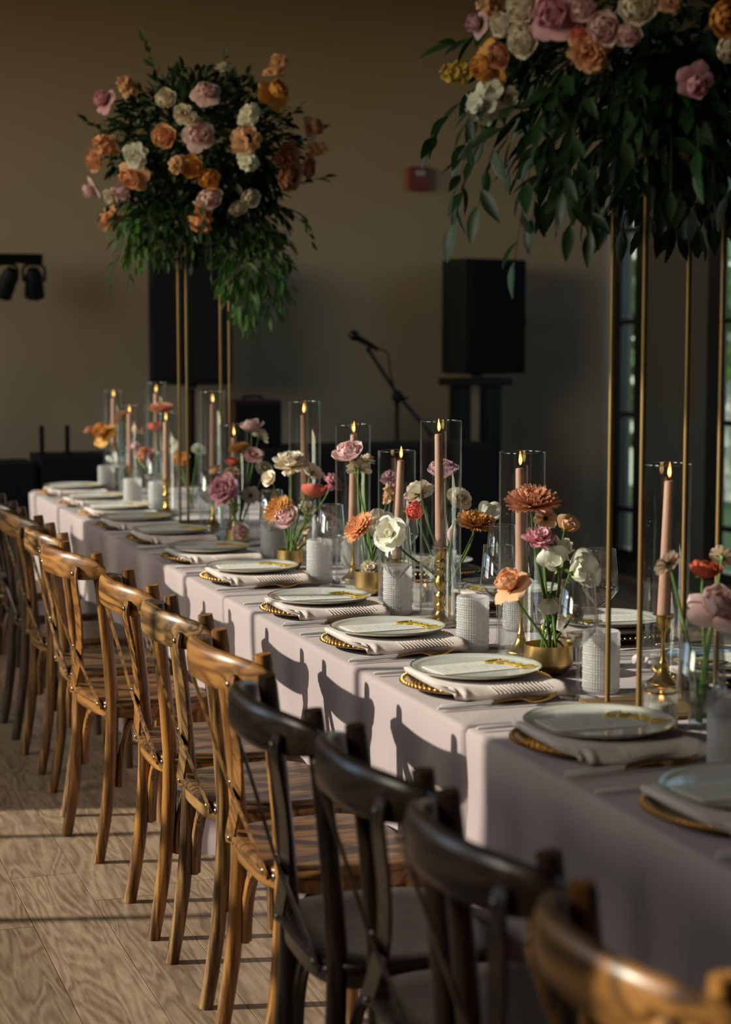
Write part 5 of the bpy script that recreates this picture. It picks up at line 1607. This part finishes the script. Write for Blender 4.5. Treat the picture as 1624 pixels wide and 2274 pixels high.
spray(TF, [Vector((e.x * .2, e.y * .2, .15)), Vector((e.x * .7, e.y * .7, .45)), e], LEAF_S, 0.036, 16, ra, spread=1.1)
go(TF, OF, FT_LOW, LEAF_S, 0.042, 9, ra, rise=0.04)
fill_leaves(TF, (0, 0, 0.37), (0.37, 0.37, 0.28), 2600, LSV, LSF, 0.052, M['leaf_small'], ra, rmin=0.1, rmax=1.0, droop=0.2)
fill_leaves(TF, (0, 0, 0.10), (0.34, 0.34, 0.18), 900, LSV, LSF, 0.052, M['leaf_small'], ra, zmin=-1, zmax=.6, rmin=0.1, rmax=1.0, droop=1.0)
fill_leaves(TF, (0.16, -0.18, -0.11), (0.16, 0.12, 0.22), 480, LLV, LLF, 0.055, M['leaf_light'], ra, rmin=0.05, rmax=1.0, droop=1.4)
fill_leaves(TF, (-0.25, -0.10, 0.02), (0.13, 0.10, 0.14), 170, LLV, LLF, 0.05, M['leaf_light'], ra, rmin=0.05, rmax=1.0, droop=1.4)

# ------------------------------------------------------------------ stage gear by the back wall
def speaker(x, y, z, w, d, h, rz, lab):
    t = thing('loudspeaker', (x, y, z), lab, 'speaker', rz=rz)
    a, b = w / 2, d / 2
    pts = [(-a, -b), (a, -b), (a, b * .1), (a * .55, b), (-a * .55, b), (-a, b * .1)]
    v = [(px, py, 0) for px, py in pts] + [(px, py, h) for px, py in pts]
    MB().add(v, [(5, 4, 3, 2, 1, 0), (6, 7, 8, 9, 10, 11)] + [(i, (i + 1) % 6, 6 + (i + 1) % 6, 6 + i) for i in range(6)]).build('cabinet', M['black'], t, smooth=False, bevel=0.012)
    MB().box(-a + .02, -b - .012, .03, a - .02, -b - .001, h - .03).build('grille', M['grille'], t, smooth=False, bevel=0.006)
    MB().lathe([(0.0, 0), (.035, 0), (.035, .02), (0, .02)], 16, (0, 0, -0.02)).build('pole_socket', M['black_metal'], t)
    return t
speaker(4.165, 9.95, 1.262, 0.46, 0.36, 0.67, math.radians(16), 'black loudspeaker on twin posts beside the microphone stand')
speaker(2.42, 9.95, 1.215, 0.46, 0.40, 0.735, math.radians(-14), 'black loudspeaker behind the fine-leaved floral stand')
t = thing('speaker_stand', (4.157, 9.95, 0), 'heavy black twin-post speaker stand by the beige wall', 'speaker stand')
for dx in (-0.098, 0.098):
    MB().box(dx - .052, -.05, .03, dx + .052, .05, 1.19).build('post', M['black_metal'], t, smooth=False, bevel=0.004)
MB().box(-.19, -.12, 1.19, .19, .12, 1.235).build('crossplate', M['black_metal'], t, smooth=False, bevel=0.004)
MB().box(-.30, -.22, 0, .30, .22, .03).build('base', M['black_metal'], t, smooth=False, bevel=0.004)
t = thing('speaker_stand', (2.42, 9.95, 0), 'black tripod speaker stand behind the black cases', 'speaker stand')
MB().tube([(0, 0, .12), (0, 0, 1.19)], 0.022, 12).build('pole', M['black_metal'], t)
for a in (0.3, 2.4, 4.5):
    MB().tube([(0, 0, .55), (.20 * math.cos(a), .20 * math.sin(a), .012)], 0.013, 8).build('leg', M['black_metal'], t)
# microphone and boom stand
t = thing('microphone_stand', (3.31, 9.0, 0), 'black boom microphone stand standing before the beige wall', 'microphone stand')
MB().lathe([(0, 0), (.13, 0), (.13, .012), (.03, .03), (0, .03)], 24).build('base', M['black_metal'], t)
MB().tube([(0, 0, .03), (0, 0, 1.15)], .0125, 10).build('pole', M['black_metal'], t)
MB().tube([(-.155, 0, 1.405), (0, 0, 1.18), (.17, 0, .99), (.20, 0, .95)], [.010, .010, .010, .016], 8).build('boom', M['black_metal'], t)
MB().ball((0, -0.005, 1.165), .034, 10, 8, (1, .9, 1)).build('clutch', M['black'], t)
MB().tube([(0, 0, 1.165), (.055, -.02, 1.155)], .008, 8).build('clutch_lever', M['black'], t)
MB().tube([(-.155, 0, 1.40), (-.165, 0, 1.425)], .014, 8).build('clip', M['black'], t)
t = thing('microphone', (3.10, 9.0, 1.39), 'black handheld microphone clipped on the boom stand', 'microphone')
MB().tube([(.10, 0, .025), (.06, 0, .048), (-.01, 0, .085)], [.012, .014, .018], 12).build('body', M['black'], t)
MB().ball((-.032, 0, .098), .029, 12, 8).build('grille', M['black_metal'], t)
MB().tube(spline([(.10, 0, .025), (.15, -.01, .01), (.165, -.01, -.08), (.19, -.01, -.20), (.205, -.02, -.42), (.205, -.02, -1.0)], 5), .0045, 6).build('cable', M['black'], t)
# effect light bar on a stand
t = thing('light_bar', (1.10, 9.78, 0), 'black stage light bar with hanging lamps on a stand', 'stage light')
MB().tube([(0, 0, .3), (0, 0, 1.87)], .02, 10).build('pole', M['black_metal'], t)
for a in (0.5, 2.6, 4.7):
    MB().tube([(0, 0, .6), (.30 * math.cos(a), .32 * math.sin(a), .012)], .012, 8).build('leg', M['black_metal'], t)
MB().box(-.47, -.035, 1.87, .465, .035, 1.922).build('crossbar', M['black_metal'], t, smooth=False, bevel=0.004)
for x, tilt in ((.275, .35), (.42, -.12), (-.15, .2), (-.36, -.1)):
    y_ = MB().tube(spline([(x - .055, 0, 1.775), (x - .055, 0, 1.85), (x, 0, 1.868), (x + .055, 0, 1.85), (x + .055, 0, 1.775)], 4), .008, 6).build('yoke', M['black_metal'], t)
    c = MB().lathe([(0, .085), (.032, .085), (.046, .05), (.049, 0), (.055, -.075), (.050, -.078), (.044, -.05), (0, -.045)], 20).build('lamp_can', M['black'], t)
    c.location = (x, 0, 1.765)
    c.rotation_euler = (0.5, tilt, 0)
MB().tube(spline([(.20, 0, 1.87), (.19, -.02, 1.6), (.20, -.02, 1.4), (.17, -.02, 1.2)], 5), .008, 6).build('cable', M['black'], t)
# cases, draped riser, amplifier
def case(x0, y0, x1, y1, z1, lab):
    t = thing('equipment_case', ((x0 + x1) / 2, (y0 + y1) / 2, 0), lab, 'case', 'black equipment cases')
    a, b = (x1 - x0) / 2, (y1 - y0) / 2
    MB().box(-a, -b, .04, a, b, z1 * .72).build('body', M['black'], t, smooth=False, bevel=.008)
    MB().box(-a, -b, z1 * .73, a, b, z1).build('lid', M['black'], t, smooth=False, bevel=.008)
    for sx in (-1, 1):
        for sy in (-1, 1):
            MB().lathe([(0, 0), (.022, 0), (.022, .04), (0, .04)], 12, (sx * (a - .05), sy * (b - .05), 0)).build('caster', M['black_metal'], t)
    for k in (-1, 1):
        MB().box(k * a * .5 - .03, -b - .012, z1 * .68, k * a * .5 + .03, -b - .001, z1 * .78).build('latch', M['black_metal'], t, smooth=False)
    return t
case(1.42, 9.02, 1.86, 9.40, 0.885, 'tall black equipment case holding two slim posts')
case(1.00, 9.02, 1.40, 9.38, 0.855, 'lower black equipment case below the light bar')
for x, lab in ((1.455, 'slim dark grey post standing on the case beside the light bar'), (1.585, 'slim dark grey post standing on the case away from the light bar')):
    p = thing('slim_post', (x, 9.2, 0.8865), lab, 'post')
    MB().lathe([(0, 0), (.03, 0), (.03, .008), (.012, .012)], 16).build('foot', M['grille'], p)
    MB().box(-.011, -.011, .010, .011, .011, .145).build('shaft', M['grille'], p, smooth=False, bevel=.003)
m = MB()
v, f = [], []
n = 120
x0, x1, y0, y1, H = 2.45, 3.98, 9.18, 9.68, 0.885
per = []
for k in range(n):
    u = 4.0 * k / n
    s, q = int(u), u - int(u)
    per.append([(x0 + (x1 - x0) * q, y0), (x1, y0 + (y1 - y0) * q), (x1 - (x1 - x0) * q, y1), (x0, y1 - (y1 - y0) * q)][s])
cxx, cyy = (x0 + x1) / 2, (y0 + y1) / 2
for j, z in enumerate((H, H - .02, 0.45, 0.005)):
    for k, (px, py) in enumerate(per):
        w = (0, .004, .02, .03)[j] * (0.5 + 0.5 * math.sin(k * 1.9))
        v.append((px + (px - cxx) * w * .1 + w * .2, py + (-w if py < cyy else w) * .8, z))
for j in range(3):
    for k in range(n):
        k2 = (k + 1) % n
        f.append((j * n + k2, j * n + k, (j + 1) * n + k, (j + 1) * n + k2))
f.append(tuple(range(n)))
tag(m.add(v, f).build('draped_table', M['black_cloth'], sharp=180), 'long black-draped gear table along the beige wall', 'table')
t = thing('amplifier', (2.63, 9.42, 0.886), 'dark maroon amplifier cabinet on the black-draped table', 'amplifier')
MB().box(-.135, -.11, 0, .135, .11, .255).build('cabinet', M['maroon'], t, smooth=False, bevel=.008)
MB().box(-.12, -.118, .015, .12, -.111, .19).build('grille_cloth', M['grille'], t, smooth=False)
MB().box(-.12, -.118, .20, .12, -.111, .24).build('control_panel', M['black'], t, smooth=False)
MB().tube(spline([(-.05, 0, .256), (-.045, 0, .272), (.045, 0, .272), (.05, 0, .256)], 4), .007, 6).build('handle', M['black'], t)
# fire alarm devices and wall box
def alarm(loc, rz, lab):
    t = thing('fire_alarm', loc, lab, 'fire alarm', rz=rz)
    MB().box(-.066, -.045, -.07, .066, -.0005, .07).build('housing', M['red'], t, smooth=False, bevel=.008)
    MB().box(-.026, -.058, .018, .030, -.0455, .046).build('strobe_lens', M['alarm_white'], t, smooth=False, bevel=.004)
    MB().lathe([(0, 0), (.026, 0), (.026, .004), (0, .004)], 16).build('sounder', M['red'], t).matrix_basis = Matrix.Translation((0, -.0455, -.035)) @ Matrix.Rotation(math.pi / 2, 4, 'X')
alarm((3.898, YB, 2.42), 0, 'small red fire alarm with pale strobe on the beige wall')
alarm((XR, 9.28, 2.33), -math.pi / 2, 'small red fire alarm on the grey pier between garden windows')
t = thing('wall_control_box', (4.57, YB, 1.58), 'small dark control box on the beige wall beside the loudspeaker', 'wall box')
MB().box(-.038, -.03, -.042, .038, -.0005, .042).build('housing', M['black'], t, smooth=False, bevel=.004)
MB().box(-.022, -.034, -.012, .022, -.0305, .026).build('cover', M['grille'], t, smooth=False)
